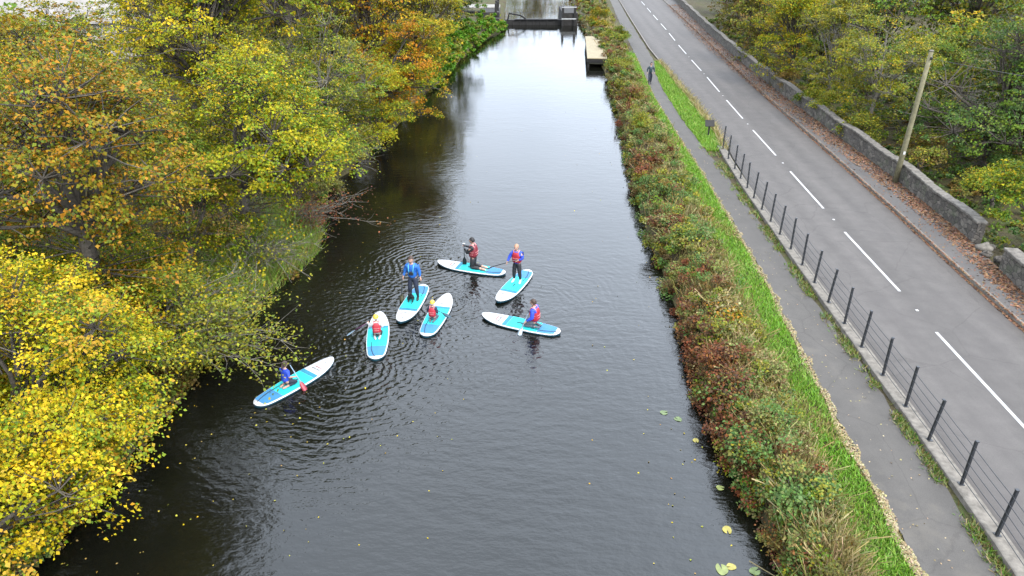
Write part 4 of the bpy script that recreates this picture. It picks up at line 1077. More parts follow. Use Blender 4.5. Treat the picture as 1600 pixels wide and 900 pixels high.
# ------------------------------------------------------------------ paddle boards
BL, BW, BT = 3.25, .84, .13
def half(t):
    # half width, t 0 nose .. 1 tail
    if t < .45: return BW / 2 * max(0, 1 - (1 - t / .45) ** 2.15) ** .52
    q = (t - .45) / .55
    e = 1 - .36 * q ** 2.4
    if q > .76: e *= max(0, 1 - ((q - .76) / .24) ** 2.6) ** .5
    return BW / 2 * e
def rocker(t): return .10 * max(0, (.30 - t) / .30) ** 2 + .02 * max(0, (t - .8) / .2) ** 2
TS = [0, .004, .012, .025, .045, .07, .1, .14, .18, .23, .28, .34, .4, .46, .52, .58, .64, .7, .76, .82, .87, .91, .94, .96, .975, .988, .996, 1.0]
def make_board(label, nose, tail):
    nx, ny = nose[0] * S, nose[1] * S; tx, ty = tail[0] * S, tail[1] * S
    cx, cy = (nx + tx) / 2, (ny + ty) / 2
    rz = math.atan2(ny - ty, nx - tx)         # local +X is the nose
    t = empty('paddle_board', label, 'paddle board', (cx, cy, 0), rz, 'paddle boards on the canal')
    X = lambda q: BL * (.5 - q)
    zt = .095
    b = MB(); rings = []
    for q in TS:
        w = max(half(q), .004); z = rocker(q) + zt
        prof = [(w * .95, 0), (w * .985, -.010), (w, -.035), (w, -.085), (w * .95, -.115), (w * .8, -BT), (-w * .8, -BT), (-w * .95, -.115), (-w, -.085), (-w, -.035), (-w * .985, -.010), (-w * .95, 0)]
        rings.append([(X(q), a, z + c) for a, c in prof])
    b.loft(rings)
    for i, f in enumerate(b.f):
        zc = [b.v[k] for k in f]
        # lower rail and bottom are dark, the upper rail and deck white
        mid = sum(p[2] for p in zc) / len(zc); xq = .5 - sum(p[0] for p in zc) / len(zc) / BL
        b.m[i] = 1 if mid < zt + rocker(min(max(xq, 0), 1)) - .03 else 0
    b.build('hull', [M_white, M_navy], t)
    def pad(name, q0, q1, mat, inset, dz, inner=0):
        p = MB(); n_ = 12; tp = []; 
        for i in range(n_ + 1):
            q = q0 + (q1 - q0) * i / n_; w = max(half(q) * .945 - inset, .02)
            tp.append([(X(q), -w, rocker(q) + zt + dz - .006), (X(q), -w + .004, rocker(q) + zt + dz), (X(q), 0, rocker(q) + zt + dz + .002), (X(q), w - .004, rocker(q) + zt + dz), (X(q), w, rocker(q) + zt + dz - .006)])
        p.loft(tp, closed=False, cap=False, smooth=False)
        return p.build(name, mat, t)
    pad('deck_pad', .36, .74, M_cyan, .012, .010)
    pad('nose_band', .305, .357, M_teal, .012, .010)
    pad('tail_pad', .743, .945, M_blue, .016, .010)
    h = MB(); h.tube([(X(.5) - .13, 0, zt + .012), (X(.5) - .10, 0, zt + .035), (X(.5) + .10, 0, zt + .035), (X(.5) + .13, 0, zt + .012)], .014, 6); h.build('carry_handle', M_black, t)
    h = MB()
    h.tube([(X(.955), .05, zt + .03), (X(.90), .12, zt + .02), (X(.80), .19, zt + .018), (X(.66), .20, zt + .018)], .013, 6); h.build('leash', M_dnavy, t)
    h = MB()
    for sgn in (-1, 1): h.tube([(X(.29), -.26 * sgn, rocker(.29) + zt + .010), (X(.20), .24 * sgn, rocker(.2) + zt + .014)], .004, 4)
    h.build('bungee_cord', M_logo_grey, t)
    # faint red and grey lettering marks on the white nose
    lr = random.Random(3)
    for (qq, wd, mt) in ((.20, .34, M_logo_red), (.235, .40, M_logo_grey)):
        lg = MB(); pts = []; n_ = 26
        for i in range(n_ + 1):
            pts.append((X(qq) + (.026 if i % 2 else -.026) * lr.uniform(.3, 1), -wd / 2 + wd * i / n_, rocker(qq) + zt + .003))
        lg.tube(pts, .009, 4); lg.build('lettering', mt, t)
    lg = MB(); lg.tube([(X(.10) + .035 * math.cos(a), .035 * math.sin(a), rocker(.10) + zt + .004) for a in np.linspace(0, 6.28, 13)], .011, 4)
    lg.build('emblem', M_logo_grey, t)
    h = MB(); h.add([(X(.86), .004, -.03), (X(.93), .004, -.03), (X(.95), .004, -.20), (X(.91), .004, -.20), (X(.86), -.004, -.03), (X(.93), -.004, -.03), (X(.95), -.004, -.20), (X(.91), -.004, -.20)],
                    [(0, 1, 2, 3), (7, 6, 5, 4), (0, 4, 5, 1), (1, 5, 6, 2), (2, 6, 7, 3), (3, 7, 4, 0)], smooth=False); h.build('fin', M_black, t)
    return t, rz
blab = ['paddle board of the kneeling child in a blue jacket, nearest the left bank',
        'paddle board of the yellow helmeted child whose paddle points out to the left',
        'paddle board with its white nose towards us under the standing man and black dog',
        'paddle board of the yellow helmeted child with the paddle across the lap',
        'paddle board of the kneeling man in black, farthest away',
        'paddle board under the person standing in a blue jacket and red vest',
        'paddle board crosswise to us under the person sitting on their heels, furthest right']
BO = {}
for (k, nose, tail), lab in zip(BOARDS, blab):
    BO[k] = make_board(lab, nose, tail)

# ------------------------------------------------------------------ people
def skin_mesh(nodes, edges, root=0, sub=2):
    me = bpy.data.meshes.new('tmp')
    me.from_pydata([n_[0] for n_ in nodes], edges, [])
    o = bpy.data.objects.new('tmp', me); C.objects.link(o)
    md = o.modifiers.new('skin', 'SKIN'); md.use_smooth_shade = True
    if not me.skin_vertices:
        with bpy.context.temp_override(object=o, active_object=o, selected_objects=[o]):
            bpy.ops.mesh.customdata_skin_add()
    for i, n_ in enumerate(nodes):
        rr_ = n_[1]
        me.skin_vertices[0].data[i].radius = rr_ if hasattr(rr_, '__len__') else (rr_, rr_)
        me.skin_vertices[0].data[i].use_root = (i == root)
    sm = o.modifiers.new('sub', 'SUBSURF'); sm.levels = sub; sm.render_levels = sub
    dg = bpy.context.evaluated_depsgraph_get(); dg.update()
    em = bpy.data.meshes.new_from_object(o.evaluated_get(dg))
    vs = [tuple(v_.co) for v_ in em.vertices]; fs = [tuple(p.vertices) for p in em.polygons]
    bpy.data.objects.remove(o); bpy.data.meshes.remove(me); bpy.data.meshes.remove(em)
    return vs, fs

from mathutils import noise as mnoise
def crease(vs, amp=.010, f=13):
    out = []
    for p in vs:
        q = Vector(p); n_ = mnoise.noise_vector(Vector((q.x * f, q.y * f, q.z * f * .6))) + mnoise.noise_vector(q * f * 2.3) * .5
        out.append(tuple(q + n_ * amp))
    return out

def person(label, loc, rz, sc, pose, top, bottom, hair, feet, vest=None, helmet=False, arms=None, lean=0.0, head_turn=0.0, gloves=None, group=None, vest_style='vest', hair_long=False, sleeve=1.0, backpack=None, bulk=1.16, head_k=1.08):
    """local +X forward, +Y left, z=0 where the feet or knees rest; arms = [(elbow, wrist) right, left] in local units of a 1.75 m person"""
    t = empty('person', label, 'person', loc, rz, group)
    t.scale = (sc, sc, sc)
    V_ = Vector; bk = 1 + (bulk - 1) * .75
    # legs
    if pose == 'stand':
        pel = V_((0, 0, .93)); fw = .04
        legs = []
        for s_ in (-1, 1):
            legs.append([V_((0, s_ * .085, .90)), V_((.035, s_ * .125, .49)), V_((-.02, s_ * .15, .09)), V_((.13, s_ * .17, .035))])
    elif pose == 'walk':
        pel = V_((0, 0, .93)); legs = []
        for s_, d in ((-1, .17), (1, -.2)):
            legs.append([V_((0, s_ * .085, .90)), V_((d * .6 + .05, s_ * .095, .49)), V_((d, s_ * .1, .09 + (.05 if d < 0 else 0))), V_((d + .15, s_ * .11, .035))])
    elif pose == 'kneel_up':
        pel = V_((0, 0, .49)); legs = []
        for s_ in (-1, 1):
            legs.append([V_((0, s_ * .085, .47)), V_((.06, s_ * .13, .065)), V_((-.36, s_ * .11, .06)), V_((-.52, s_ * .11, .04))])
    else:  # kneel_sit: sitting back on the heels
        pel = V_((-.28, 0, .25)); legs = []
        for s_ in (-1, 1):
            legs.append([V_((-.26, s_ * .09, .23)), V_((.13, s_ * .17, .085)), V_((-.30, s_ * .12, .055)), V_((-.45, s_ * .08, .04))])
    ax = Vector((math.sin(lean), 0, math.cos(lean)))
    waist = pel + ax * .16; chest = pel + ax * .36; upc = pel + ax * .47; neck = pel + ax * .56 + V_((.01, 0, 0))
    hax = Vector((math.sin(lean * .35), 0, math.cos(lean * .35)))
    head = neck + hax * .17 + V_((.025, 0, 0))
    sh = [upc + V_((0, s_ * .185, .005)) for s_ in (-1, 1)]
    dflt = [(V_((.02, -.27, .30)), V_((.10, -.29, .07))), (V_((.02, .27, .30)), V_((.10, .29, .07)))]
    A = []
    for i in (0, 1):
        e_, w_ = (arms[i] if arms and arms[i] else dflt[i])
        A.append((pel + V_(e_), pel + V_(w_)))
    def chain(parts):
        nodes = []; edges = []
        def addn(p, r_, prev=None):
            nodes.append((tuple(p), r_)); i = len(nodes) - 1
            if prev is not None: edges.append((prev, i))
            return i
        return nodes, edges, addn
    # --- body: one continuous figure
    nodes, edges, addn = chain(None)
    ip = addn(pel, (.13, .105)); iw = addn(waist, (.118, .092), ip); ic = addn(chest, (.142, .105), iw); iu = addn(upc, (.12, .09), ic)
    inn = addn(neck, .055, iu); ih = addn(neck + hax * .06, .052, inn)
    for s_, L in zip((-1, 1), legs):
        a = addn(L[0], .088, ip); m_ = addn((L[0] + L[1]) / 2, .075, a); k = addn(L[1], .057, m_); c = addn(L[1] * .65 + L[2] * .35, .056, k); an = addn(L[2], .038, c); addn(L[3], .034, an)
    for i in (0, 1):
        s0 = addn(sh[i], .058, iu); el = addn(A[i][0], .042, s0); m_ = addn((A[i][0] + A[i][1]) / 2, .038, el); wr = addn(A[i][1], .027, m_)
        d = (A[i][1] - A[i][0]).normalized(); addn(A[i][1] + d * .075, (.038, .018), wr)
    vs, fs = skin_mesh(nodes, edges)
    b = MB(); b.add(vs, fs, 0)
    # fingers curled round whatever the hand holds
    for i in (0, 1):
        w_ = A[i][1]; d = (w_ - A[i][0]).normalized()
        side = d.cross(V_((0, 0, 1))); side = side.normalized() if side.length > .05 else V_((0, 1, 0))
        cu = side.cross(d).normalized() * -1
        pc = w_ + d * .075
        for f, (o_, l_) in enumerate([(-.028, .058), (-.010, .070), (.009, .066), (.027, .050)]):
            p0 = pc + side * o_; p1 = p0 + d * l_ * .5 + cu * .006; p2 = p1 + (d * .35 + cu * .9) * l_ * .42; p3 = p2 + (cu * .75 - d * .5) * l_ * .35
            b.tube([p0 - d * .02, p0, p1, p2, p3], [.0095, .0095, .009, .0085, .006], 6, m=0)
        th0 = w_ + d * .03 - side * .022 * (1 if i else -1)
        b.tube([th0, th0 + d * .025 - side * .02 * (1 if i else -1) + cu * .01, th0 + d * .045 - side * .012 * (1 if i else -1) + cu * .035], [.012, .011, .007], 6, m=0)
    # head with face
    rot = Matrix.Rotation(head_turn, 3, 'Z') @ Matrix.Rotation(lean * .35, 3, 'Y')
    def hd(p):
        q = Vector(p); k = 1.0
        if q.z < 0: k = 1 - .22 * (-q.z) ** 1.3
        return Vector((q.x * (k if q.x < 0 else (1 + k) / 2), q.y * k, q.z))
    b.ell(head, (.098 * head_k, .077 * head_k, .122 * head_k), m=0, seg=18, rings=12, rot=rot, fn=hd)
    hp = lambda x_, y_, z_: head + rot @ V_((x_ * head_k, y_ * head_k, z_ * head_k))
    b.ell(hp(.104, 0, -.016), (.020, .014, .026), m=0, seg=8, rings=6, rot=rot)
    for s_ in (-1, 1):
        b.ell(hp(-.008, s_ * .078, -.008), (.018, .010, .031), m=0, seg=8, rings=6, rot=rot)
        b.ell(hp(.085, s_ * .031, .012), (.012, .014, .008), m=1, seg=8, rings=6, rot=rot)
    b.ell(hp(.088, 0, -.055), (.010, .024, .008), m=2, seg=8, rings=6, rot=rot)
    b.build('body', [M_skin, M_eye, M_lip], t)
    # --- hair
    b = MB()
    def hr(p):
        q = Vector(p)
        if q.x > .25: q = Vector((q.x, q.y, max(q.z, .30 + .12 * abs(q.y))))
        elif q.z < -.35: q = Vector((q.x, q.y, -.35 - (.5 if hair_long and q.x < 0 else 0) * abs(q.z + .35)))
        return q * (1 + .03 * math.sin(9 * q.x + 4 * q.y) + .03 * math.sin(11 * q.y))
    b.ell(hp(-.008, 0, .012), (.104 * head_k, .087 * head_k, .125 * head_k), seg=18, rings=12, rot=rot, fn=hr)
    if hair_long: b.tube([hp(-.09, 0, .02), hp(-.13, 0, -.06), hp(-.12, 0, -.19)], [.035, .04, .012], 8)
    b.build('hair', hair, t)
    # --- trousers and top as close fitting layers
    nodes, edges, addn = chain(None)
    ip = addn(pel, (.148 * bk, .124 * bk)); addn(waist - ax * .05, (.134 * bk, .108 * bk), ip)
    for s_, L in zip((-1, 1), legs):
        a = addn(L[0], .103 * bk, ip); m_ = addn((L[0] + L[1]) / 2, .090 * bk, a); k = addn(L[1], .070 * bk, m_); c = addn(L[1] * .6 + L[2] * .4, .068 * bk, k); addn(L[1] * .06 + L[2] * .94, .052, c)
    vs, fs = skin_mesh(nodes, edges); b = MB(); b.add(crease(vs, .009), fs); b.build('trousers', bottom, t)
    nodes, edges, addn = chain(None)
    ip = addn(pel - ax * .05, (.165 * bulk, .14 * bulk)); iw = addn(waist, (.150 * bulk, .122 * bulk), ip); ic = addn(chest, (.170 * bulk, .130 * bulk), iw); iu = addn(upc, (.138 * bulk, .106 * bulk), ic); addn(neck - ax * .01, .066, iu)
    for i in (0, 1):
        s0 = addn(sh[i], .076 * bulk, iu); m0 = addn((sh[i] + A[i][0]) / 2, .066 * bulk, s0); el = addn(A[i][0], .060 * bulk, m0)
        if sleeve > .4:
            m_ = addn((A[i][0] + A[i][1]) / 2, .053, el); addn(A[i][0] * (1 - sleeve * .93) + A[i][1] * sleeve * .93, .043, m_)
    vs, fs = skin_mesh(nodes, edges); b = MB(); b.add(crease(vs, .014), fs); b.build('jacket', top, t)
    # --- shoes or bare feet soles
    for s_, L in zip((-1, 1), legs):
        d = (L[3] - L[2]).normalized()
        b = MB()
        ctr = (L[2] * .45 + L[3] * .55) + V_((0, 0, -.004))
        q = d.to_track_quat('X', 'Z').to_matrix()
        b.ell(ctr, (.135, .052, .044), seg=12, rings=8, rot=q, fn=lambda p: Vector((p.x, p.y * (1 + .15 * p.x), max(p.z, -.75))))
        b.tube([L[2] + (L[1] - L[2]).normalized() * .07, L[2]], [.052, .050], 9)
        b.build('shoe', feet, t)
    # --- buoyancy aid
    if vest is not None:
        b = MB(); rings = []
        for q, kx, ky in [(.05, .140, .172), (.07, .156, .188), (.16, .160, .190), (.26, .164, .192), (.36, .166, .188), (.43, .158, .166), (.49, .140, .140), (.52, .122, .122)]:
            c = pel + ax * q; fx = Vector((math.cos(lean), 0, -math.sin(lean)))
            ring = []
            for k in range(20):
                a = 2 * math.pi * k / 20
                cs, sn = math.cos(a), math.sin(a)
                e_ = 2 / 3.2
                kv = .97 + (bulk - 1) * .3
                ring.append(c + fx * math.copysign(abs(cs) ** e_, cs) * kx * kv + V_((0, 1, 0)) * math.copysign(abs(sn) ** e_, sn) * ky * kv)
            rings.append(ring)
        b.loft(rings)
        v_o = b.build('buoyancy_aid', vest, t)
        b = MB()
        for q in (.17, .27):
            c = pel + ax * q; fx = Vector((math.cos(lean), 0, -math.sin(lean)))
            k2 = (.176 if q < .2 else .186) * (.97 + (bulk - 1) * .3)
            b.tube([c + fx * math.cos(a) * k2 + V_((0, 1, 0)) * math.sin(a) * (k2 + .012) for a in np.linspace(0, 2 * math.pi, 25)], .012, 5, cap=False)
        for s_ in (-1, 1): b.tube([upc + V_((.10, s_ * .105, .0)), upc + V_((.07, s_ * .11, .095)), upc + V_((-.03, s_ * .11, .105)), upc + V_((-.12, s_ * .105, .0))], .03, 6)
        b.build('strap', M_pink if vest in (M_red, M_dred) else M_black, v_o)
    if backpack is not None:
        b = MB(); b.box(chest + V_((.12, 0, 0)), (.07, .20, .30), bev=.03); b.build('chest_bag', backpack, t)
    if vest_style == 'harness':
        b = MB()
        fx = Vector((math.cos(lean), 0, -math.sin(lean)))
        for s_ in (-1, 1):
            b.tube([waist + fx * .13 + V_((0, s_ * .07, 0)), chest + fx * .155 + V_((0, s_ * .085, 0)), upc + fx * .10 + V_((0, s_ * .10, .06)), upc + V_((0, s_ * .10, .085)), chest - fx * .15 + V_((0, s_ * .08, 0))], [.022] * 5, 6)
        b.build('shoulder_strap', M_lightblue, t)
        b = MB(); b.box(waist + ax * .05 + fx * .135, (.06, .17, .15), bev=.02); b.build('belt_bag', M_black, t)
    if gloves is not None:
        for i in (0, 1):
            d = (A[i][1] - A[i][0]).normalized()
            b = MB(); b.tube([A[i][1] - d * .05, A[i][1], A[i][1] + d * .06, A[i][1] + d * .11], [.040, .038, .046, .034], 8); b.build('glove', gloves, t)
    if helmet:
        b = MB()
        def hm(p):
            q = Vector(p); q.z = max(q.z, -.30); return q
        b.ell(hp(-.005, 0, .035), (.122 * head_k, .107 * head_k, .118 * head_k), seg=20, rings=14, rot=rot, fn=hm)
        o = b.build('helmet', M_yellow, t)
        b = MB(); b.tube([hp(-.005 + .122 * math.cos(a), .108 * math.sin(a), .0) for a in np.linspace(0, 2 * math.pi, 25)], .009, 5, cap=False)
        for s_ in (-1, 0, 1): b.tube([hp(.06, s_ * .045, .135), hp(0, s_ * .05, .156 - abs(s_) * .014), hp(-.06, s_ * .045, .135)], .004, 4)
        b.build('helmet_rim', M_white, o)
        b = MB(); b.tube([hp(.0, -.09, -.01), hp(.04, -.06, -.10), hp(.05, 0, -.125), hp(.04, .06, -.10), hp(0, .09, -.01)], .006, 5); b.build('chin_strap', M_black, o)
    return t

def spot(key, q, side=0.0):
    """a point on a board's deck: q from nose 0 to tail 1"""
    t, rz = BO[key]
    x = BL * (.5 - q)
    return (t.location.x + x * math.cos(rz) - side * math.sin(rz), t.location.y + x * math.sin(rz) + side * math.cos(rz), .115), rz

def paddle(label, grip, blade_end, shaft=M_shaft, blade=M_black, grip_mat=M_black, bl=.42, roll=0.0):
    g, e = Vector(grip), Vector(blade_end)
    t = empty('paddle', label, 'paddle', tuple(e), 0, 'paddles of the group')
    g = g - e; e0 = Vector((0, 0, 0)); d = (g - e0).normalized()
    n_ = d.cross(Vector((0, 0, 1))); n_ = n_.normalized() if n_.length > .1 else Vector((1, 0, 0))
    n_ = Matrix.Rotation(roll, 3, d) @ n_
    up = d.cross(n_)
    b = MB(); b.tube([e0 + d * (bl * .8), g], .017, 8); b.build('shaft', shaft, t)
    b = MB(); rings = []
    for q, w in [(0, .03), (.06, .072), (.2, .092), (.45, .096), (.7, .078), (.88, .042), (1, .018)]:
        c = e0 + d * bl * q + up * .03 * (1 - q)
        rings.append([c + n_ * w, c + up * .008 + n_ * w * .5, c + up * .010, c + up * .008 - n_ * w * .5, c - n_ * w, c - up * .008])
    b.loft(rings); b.build('blade', blade, t)
    b = MB(); b.tube([g - n_ * .062, g - n_ * .03, g + n_ * .03, g + n_ * .062], [.018, .021, .021, .018], 8); b.tube([g - d * .05, g], [.022, .02], 8); b.build('grip', grip_mat, t)
    return t

GP = 'paddlers on the canal'
L2W = lambda loc, rz, sc, p: Vector((loc[0] + sc * (p[0] * math.cos(rz) - p[1] * math.sin(rz)), loc[1] + sc * (p[0] * math.sin(rz) + p[1] * math.cos(rz)), loc[2] + sc * p[2]))

# standing man with the dog
loc, rz = spot('c', .60, -.02); sc = 1.08
person('man standing in a bright blue jacket and navy trousers, black dog at his feet', loc, rz, sc, 'stand', M_sky, M_dnavy, M_brownhair, M_black, group=GP,
       arms=[((.0, -.27, .25), (.10, -.33, .02)), ((.0, .27, .25), (.08, .32, .02))], vest_style='harness', lean=.06, sleeve=.95, bulk=1.24, head_k=1.16)
hand = L2W(loc, rz, sc, (.14, -.345, .93 - .05))
paddle('dark paddle with an olive blade held upright by the man standing with the dog', hand + Vector((0.0, .02, .30)), hand + Vector((-.12, -.02, -1.10)), blade=M_olive)
# black dog
dl, drz = spot('c', .53, -.10)
t = empty('dog', 'black dog sitting on the paddle board at the standing man\'s feet', 'dog', dl, rz + R(14))
nodes = []; edges = []
def dn(p, r_, prev=None):
    nodes.append((p, r_))
    if prev is not None: edges.append((prev, len(nodes) - 1))
    return len(nodes) - 1
hip_ = dn((-.17, 0, .13), (.10, .095)); bel = dn((-.06, 0, .22), (.085, .085), hip_); chs = dn((.06, 0, .31), (.095, .085), bel); nk = dn((.12, 0, .41), .058, chs); hdn = dn((.17, 0, .49), (.062, .06), nk); mz = dn((.25, 0, .475), .034, hdn); dn((.30, 0, .465), .024, mz)
for s_ in (-1, 1):
    el = dn((.09, s_ * .075, .20), .036, chs); wr = dn((.105, s_ * .08, .09), .024, el); pw = dn((.11, s_ * .08, .03), .024, wr); dn((.15, s_ * .08, .018), .020, pw)
    kn = dn((-.03, s_ * .12, .13), .050, hip_); hk = dn((-.17, s_ * .12, .05), .026, kn); dn((-.06, s_ * .125, .02), .022, hk)
tl1 = dn((-.27, .02, .07), .026, hip_); dn((-.40, .10, .03), .015, tl1)
vs, fs = skin_mesh(nodes, edges); b = MB(); b.add(vs, fs)
for s_ in (-1, 1): b.ell((.15, s_ * .055, .515), (.022, .012, .048), seg=8, rings=6)
b.ell((.322, 0, .468), (.012, .014, .011), seg=8, rings=6)
b.build('body', M_fur, t)
b = MB()
for s_ in (-1, 1): b.ell((.222, s_ * .032, .515), (.008, .008, .008), seg=6, rings=5)
b.build('eyes', M_eye, t)

# kneeling man in black
loc, rz = spot('e', .545); sc = 1.06
person('man kneeling upright on the farthest board in black wetsuit and red vest', loc, rz, sc, 'kneel_up', M_wet, M_wet, M_darkhair, M_skin, vest=M_dred, group=GP, bulk=1.28, head_k=1.14, lean=.05, gloves=M_wet,
       arms=[((.20, -.24, .30), (.40, -.10, .40)), ((.18, .26, .26), (.38, -.04, .24))])
h1 = L2W(loc, rz, sc, (.47, -.10, .49 + .50)); h2 = L2W(loc, rz, sc, (.50, -.18, .16))
paddle('paddle with a pale grip held upright by the kneeling man in black', h1, h2 + (h2 - h1) * .25, grip_mat=M_white)
# standing person, blue jacket red vest
loc, rz = spot('f', .60); sc = .99
person('person standing on a board in a royal blue jacket and red vest, sandy hair', loc, rz, sc, 'stand', M_royal, M_wet, M_sandhair, M_white, vest=M_red, group=GP, bulk=1.28, head_k=1.14, lean=.08,
       arms=[((.08, -.30, .26), (.22, -.36, .05)), ((.12, .30, .27), (.20, .12, .20))])
h1 = L2W(loc, rz, sc, (.18, .08, .93 + .22)); hr_ = L2W(loc, rz, sc, (.25, -.40, .93 + .01))
d = (hr_ - h1).normalized()
paddle('dark paddle reaching down to the left from the person standing in the blue jacket', h1, hr_ + d * .95)
# kneeling right
loc, rz = spot('g', .60); sc = 1.03
person('person sitting on their heels on the rightmost board, blue jacket and red vest', loc, rz, sc, 'kneel_sit', M_royal, M_greyc, M_brownhair, M_greyc, vest=M_red, group=GP, bulk=1.28, head_k=1.14, lean=.10,
       arms=[((-.02, -.27, .24), (.26, -.18, .12)), ((.02, .27, .24), (.24, .30, .06))])
hl = L2W(loc, rz, sc, (.0, .33, .34)); h1 = L2W(loc, rz, sc, (-.02, -.16, .62))
d = (hl - h1).normalized()
paddle('pale shafted paddle dipped on the near side of the rightmost board', L2W(loc, rz, sc, (-.02, -.05, .55)), L2W(loc, rz, sc, (.12, .72, -.16)), shaft=M_palesh, blade=M_paleblade)
# kneeling child, blue, near left
loc, rz = spot('a', .55); sc = .84
person('child kneeling on the nearest left board in a royal blue top with brown hair', loc, rz, sc, 'kneel_sit', M_royal, M_dnavy, M_brownhair, M_skin, group=GP, lean=.12, hair_long=True, sleeve=.35, head_k=1.18,
       arms=[((.02, -.27, .26), (.32, -.24, .12)), ((.08, .29, .33), (.16, .20, .56))])
h1 = L2W(loc, rz, sc, (-.03, .1, .8)); hr_ = L2W(loc, rz, sc, (.06, -.25, .38))
d = (hr_ - h1).normalized()
paddle('red bladed paddle dipped beside the kneeling child in blue', L2W(loc, rz, sc, (.12, .14, .78)), L2W(loc, rz, sc, (.10, -.74, -.16)), shaft=M_palesh, blade=M_redpad)
# yellow helmets
loc, rz = spot('b', .50); sc = .80
person('child kneeling in a yellow helmet, holding a purple paddle out to the left', loc, rz, sc, 'kneel_sit', M_paledw, M_wet, M_brownhair, M_paledw, vest=M_red, helmet=True, head_k=1.2, group=GP, lean=.18,
       arms=[((.06, -.27, .28), (.30, -.20, .30)), ((.06, .30, .30), (.24, .36, .40))])
h1 = L2W(loc, rz, sc, (.00, .40, .66)); h2 = L2W(loc, rz, sc, (.10, 1.45, .02))
paddle('purple paddle with a white grip held out to the left by a yellow helmeted child', h1, h2, shaft=M_purple, blade=M_palesh, grip_mat=M_white)
loc, rz = spot('d', .60, .03); sc = .74
person('child kneeling in a yellow helmet and red vest with a paddle across the lap', loc, rz, sc, 'kneel_sit', M_dnavy, M_greyc, M_brownhair, M_greyc, vest=M_red, helmet=True, head_k=1.2, group=GP, lean=.15,
       arms=[((.04, -.26, .25), (.27, -.20, .12)), ((.04, .26, .25), (.27, .22, .16))])
paddle('dark blue paddle lying across the lap of a yellow helmeted child', L2W(loc, rz, sc, (.62, .62, .40)), L2W(loc, rz, sc, (-.10, -.92, .22)), shaft=M_dnavy, blade=M_navy)
# walker
person('walker in a dark teal jacket and navy trousers on the towpath', (11.37 * S, 59.3 * S, GZ + .005), R(-92), 1.06, 'walk', M_tealj, M_dnavy, M_darkhair, M_black, backpack=M_greyc, vest_style='none')

# ------------------------------------------------------------------ camera, light, world
cam = bpy.data.objects.new('camera', bpy.data.cameras.new('camera')); C.objects.link(cam)
cam.location = (0, 0, 13.9); cam.rotation_euler = (R(90) - math.atan(581 / 1100), 0, 0)
cam.data.sensor_width = 36; cam.data.lens = 36 * 1100 / 1600; cam.data.clip_end = 3000; cam.data.clip_start = .1
bpy.context.scene.camera = cam
EL, AZ = R(52), R(150)
sun = bpy.data.objects.new('sun', bpy.data.lights.new('sun', 'SUN')); C.objects.link(sun)
sun.data.energy = 1.3; sun.data.angle = R(24); sun.data.color = (1, .94, .86)
# direction to the sun: AZ measured clockwise from +Y
to = Vector((math.sin(AZ) * math.cos(EL), math.cos(AZ) * math.cos(EL), math.sin(EL)))
sun.rotation_euler = to.to_track_quat('Z', 'Y').to_euler()
w = bpy.data.worlds.new('World'); bpy.context.scene.world = w; w.use_nodes = True
nt = w.node_tree; bg = nt.nodes['Background']
sk = nt.nodes.new('ShaderNodeTexSky'); sk.sky_type = 'NISHITA'; sk.sun_disc = False
sk.sun_elevation = EL; sk.sun_rotation = AZ; sk.dust_density = 3.0; sk.air_density = 1.0
hs = nt.nodes.new('ShaderNodeHueSaturation'); hs.inputs['Saturation'].default_value = .25
nt.links.new(sk.outputs[0], hs.inputs['Color'])
# an even cloud layer with soft lighter and darker patches
tc = nt.nodes.new('ShaderNodeTexCoord'); nz = nt.nodes.new('ShaderNodeTexNoise'); nz.inputs['Scale'].default_value = 2.2; nz.inputs['Detail'].default_value = 5
nt.links.new(tc.outputs['Generated'], nz.inputs['Vector'])
cr = nt.nodes.new('ShaderNodeValToRGB'); cr.color_ramp.elements[0].position = .3; cr.color_ramp.elements[0].color = (6.4, 7.4, 8.9, 1)
cr.color_ramp.elements[1].position = .7; cr.color_ramp.elements[1].color = (9.3, 10.4, 12.0, 1)
nt.links.new(nz.outputs['Fac'], cr.inputs['Fac'])
mx = nt.nodes.new('ShaderNodeMix'); mx.data_type = 'RGBA'; mx.inputs[0].default_value = .75
nt.links.new(hs.outputs[0], mx.inputs[6]); nt.links.new(cr.outputs[0], mx.inputs[7])
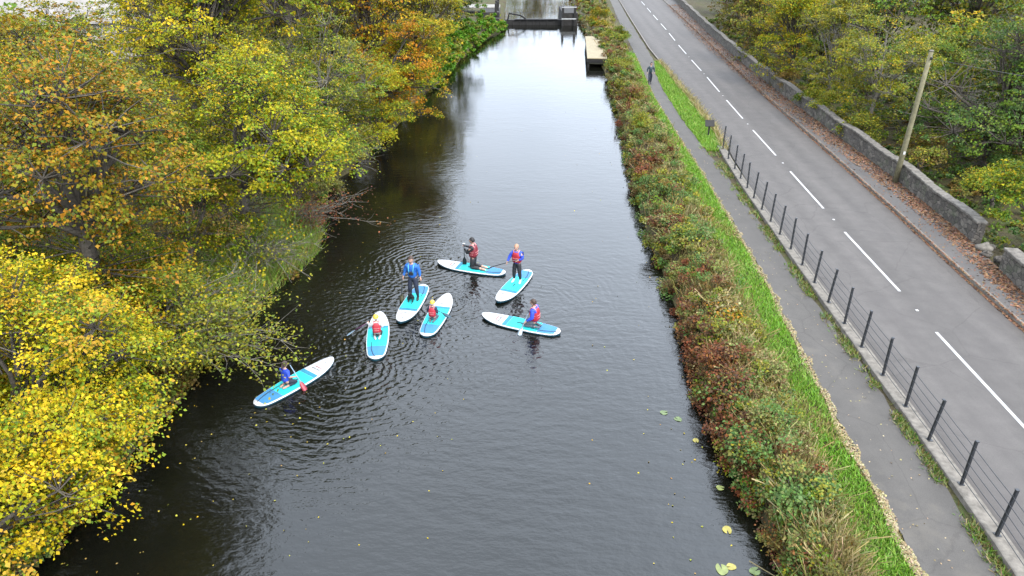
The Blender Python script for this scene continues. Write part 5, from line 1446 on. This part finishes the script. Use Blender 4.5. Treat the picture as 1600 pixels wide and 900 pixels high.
# sky dimmed low over the far end, tuned to darken the far water
sx_ = nt.nodes.new('ShaderNodeSeparateXYZ'); nt.links.new(tc.outputs['Generated'], sx_.inputs[0])
el_ = nt.nodes.new('ShaderNodeMapRange'); el_.inputs[1].default_value = .08; el_.inputs[2].default_value = .75; el_.inputs[3].default_value = 1.0; el_.inputs[4].default_value = 0.0
el_.interpolation_type = 'SMOOTHSTEP'
nt.links.new(sx_.outputs['Z'], el_.inputs[0])
fy_ = nt.nodes.new('ShaderNodeMapRange'); fy_.inputs[1].default_value = .3; fy_.inputs[2].default_value = 1.0
nt.links.new(sx_.outputs['Y'], fy_.inputs[0])
pm = nt.nodes.new('ShaderNodeMath'); pm.operation = 'MULTIPLY'; nt.links.new(el_.outputs[0], pm.inputs[0]); nt.links.new(fy_.outputs[0], pm.inputs[1])
pa = nt.nodes.new('ShaderNodeMath'); pa.operation = 'MULTIPLY_ADD'; nt.links.new(pm.outputs[0], pa.inputs[0]); pa.inputs[1].default_value = -.36; pa.inputs[2].default_value = 1.0
vs_ = nt.nodes.new('ShaderNodeVectorMath'); vs_.operation = 'SCALE'; nt.links.new(mx.outputs[2], vs_.inputs[0]); nt.links.new(pa.outputs[0], vs_.inputs['Scale'])
# extra sky brightness towards the right, added to lighten the water there
rx_ = nt.nodes.new('ShaderNodeMapRange'); rx_.inputs[1].default_value = -.15; rx_.inputs[2].default_value = .45; rx_.inputs[3].default_value = .94; rx_.inputs[4].default_value = 1.32
nt.links.new(sx_.outputs['X'], rx_.inputs[0])
v2_ = nt.nodes.new('ShaderNodeVectorMath'); v2_.operation = 'SCALE'; nt.links.new(vs_.outputs[0], v2_.inputs[0]); nt.links.new(rx_.outputs[0], v2_.inputs['Scale'])
nt.links.new(v2_.outputs[0], bg.inputs['Color']); bg.inputs['Strength'].default_value = .15
sc_ = bpy.context.scene
sc_.view_settings.view_transform = 'Standard'; sc_.view_settings.look = 'None'; sc_.view_settings.gamma = 1
sc_.view_settings.exposure = 2.0
sc_.render.engine = 'CYCLES'
sc_.cycles.use_denoising = True
sc_.cycles.max_bounces = 6; sc_.cycles.diffuse_bounces = 3; sc_.cycles.glossy_bounces = 3
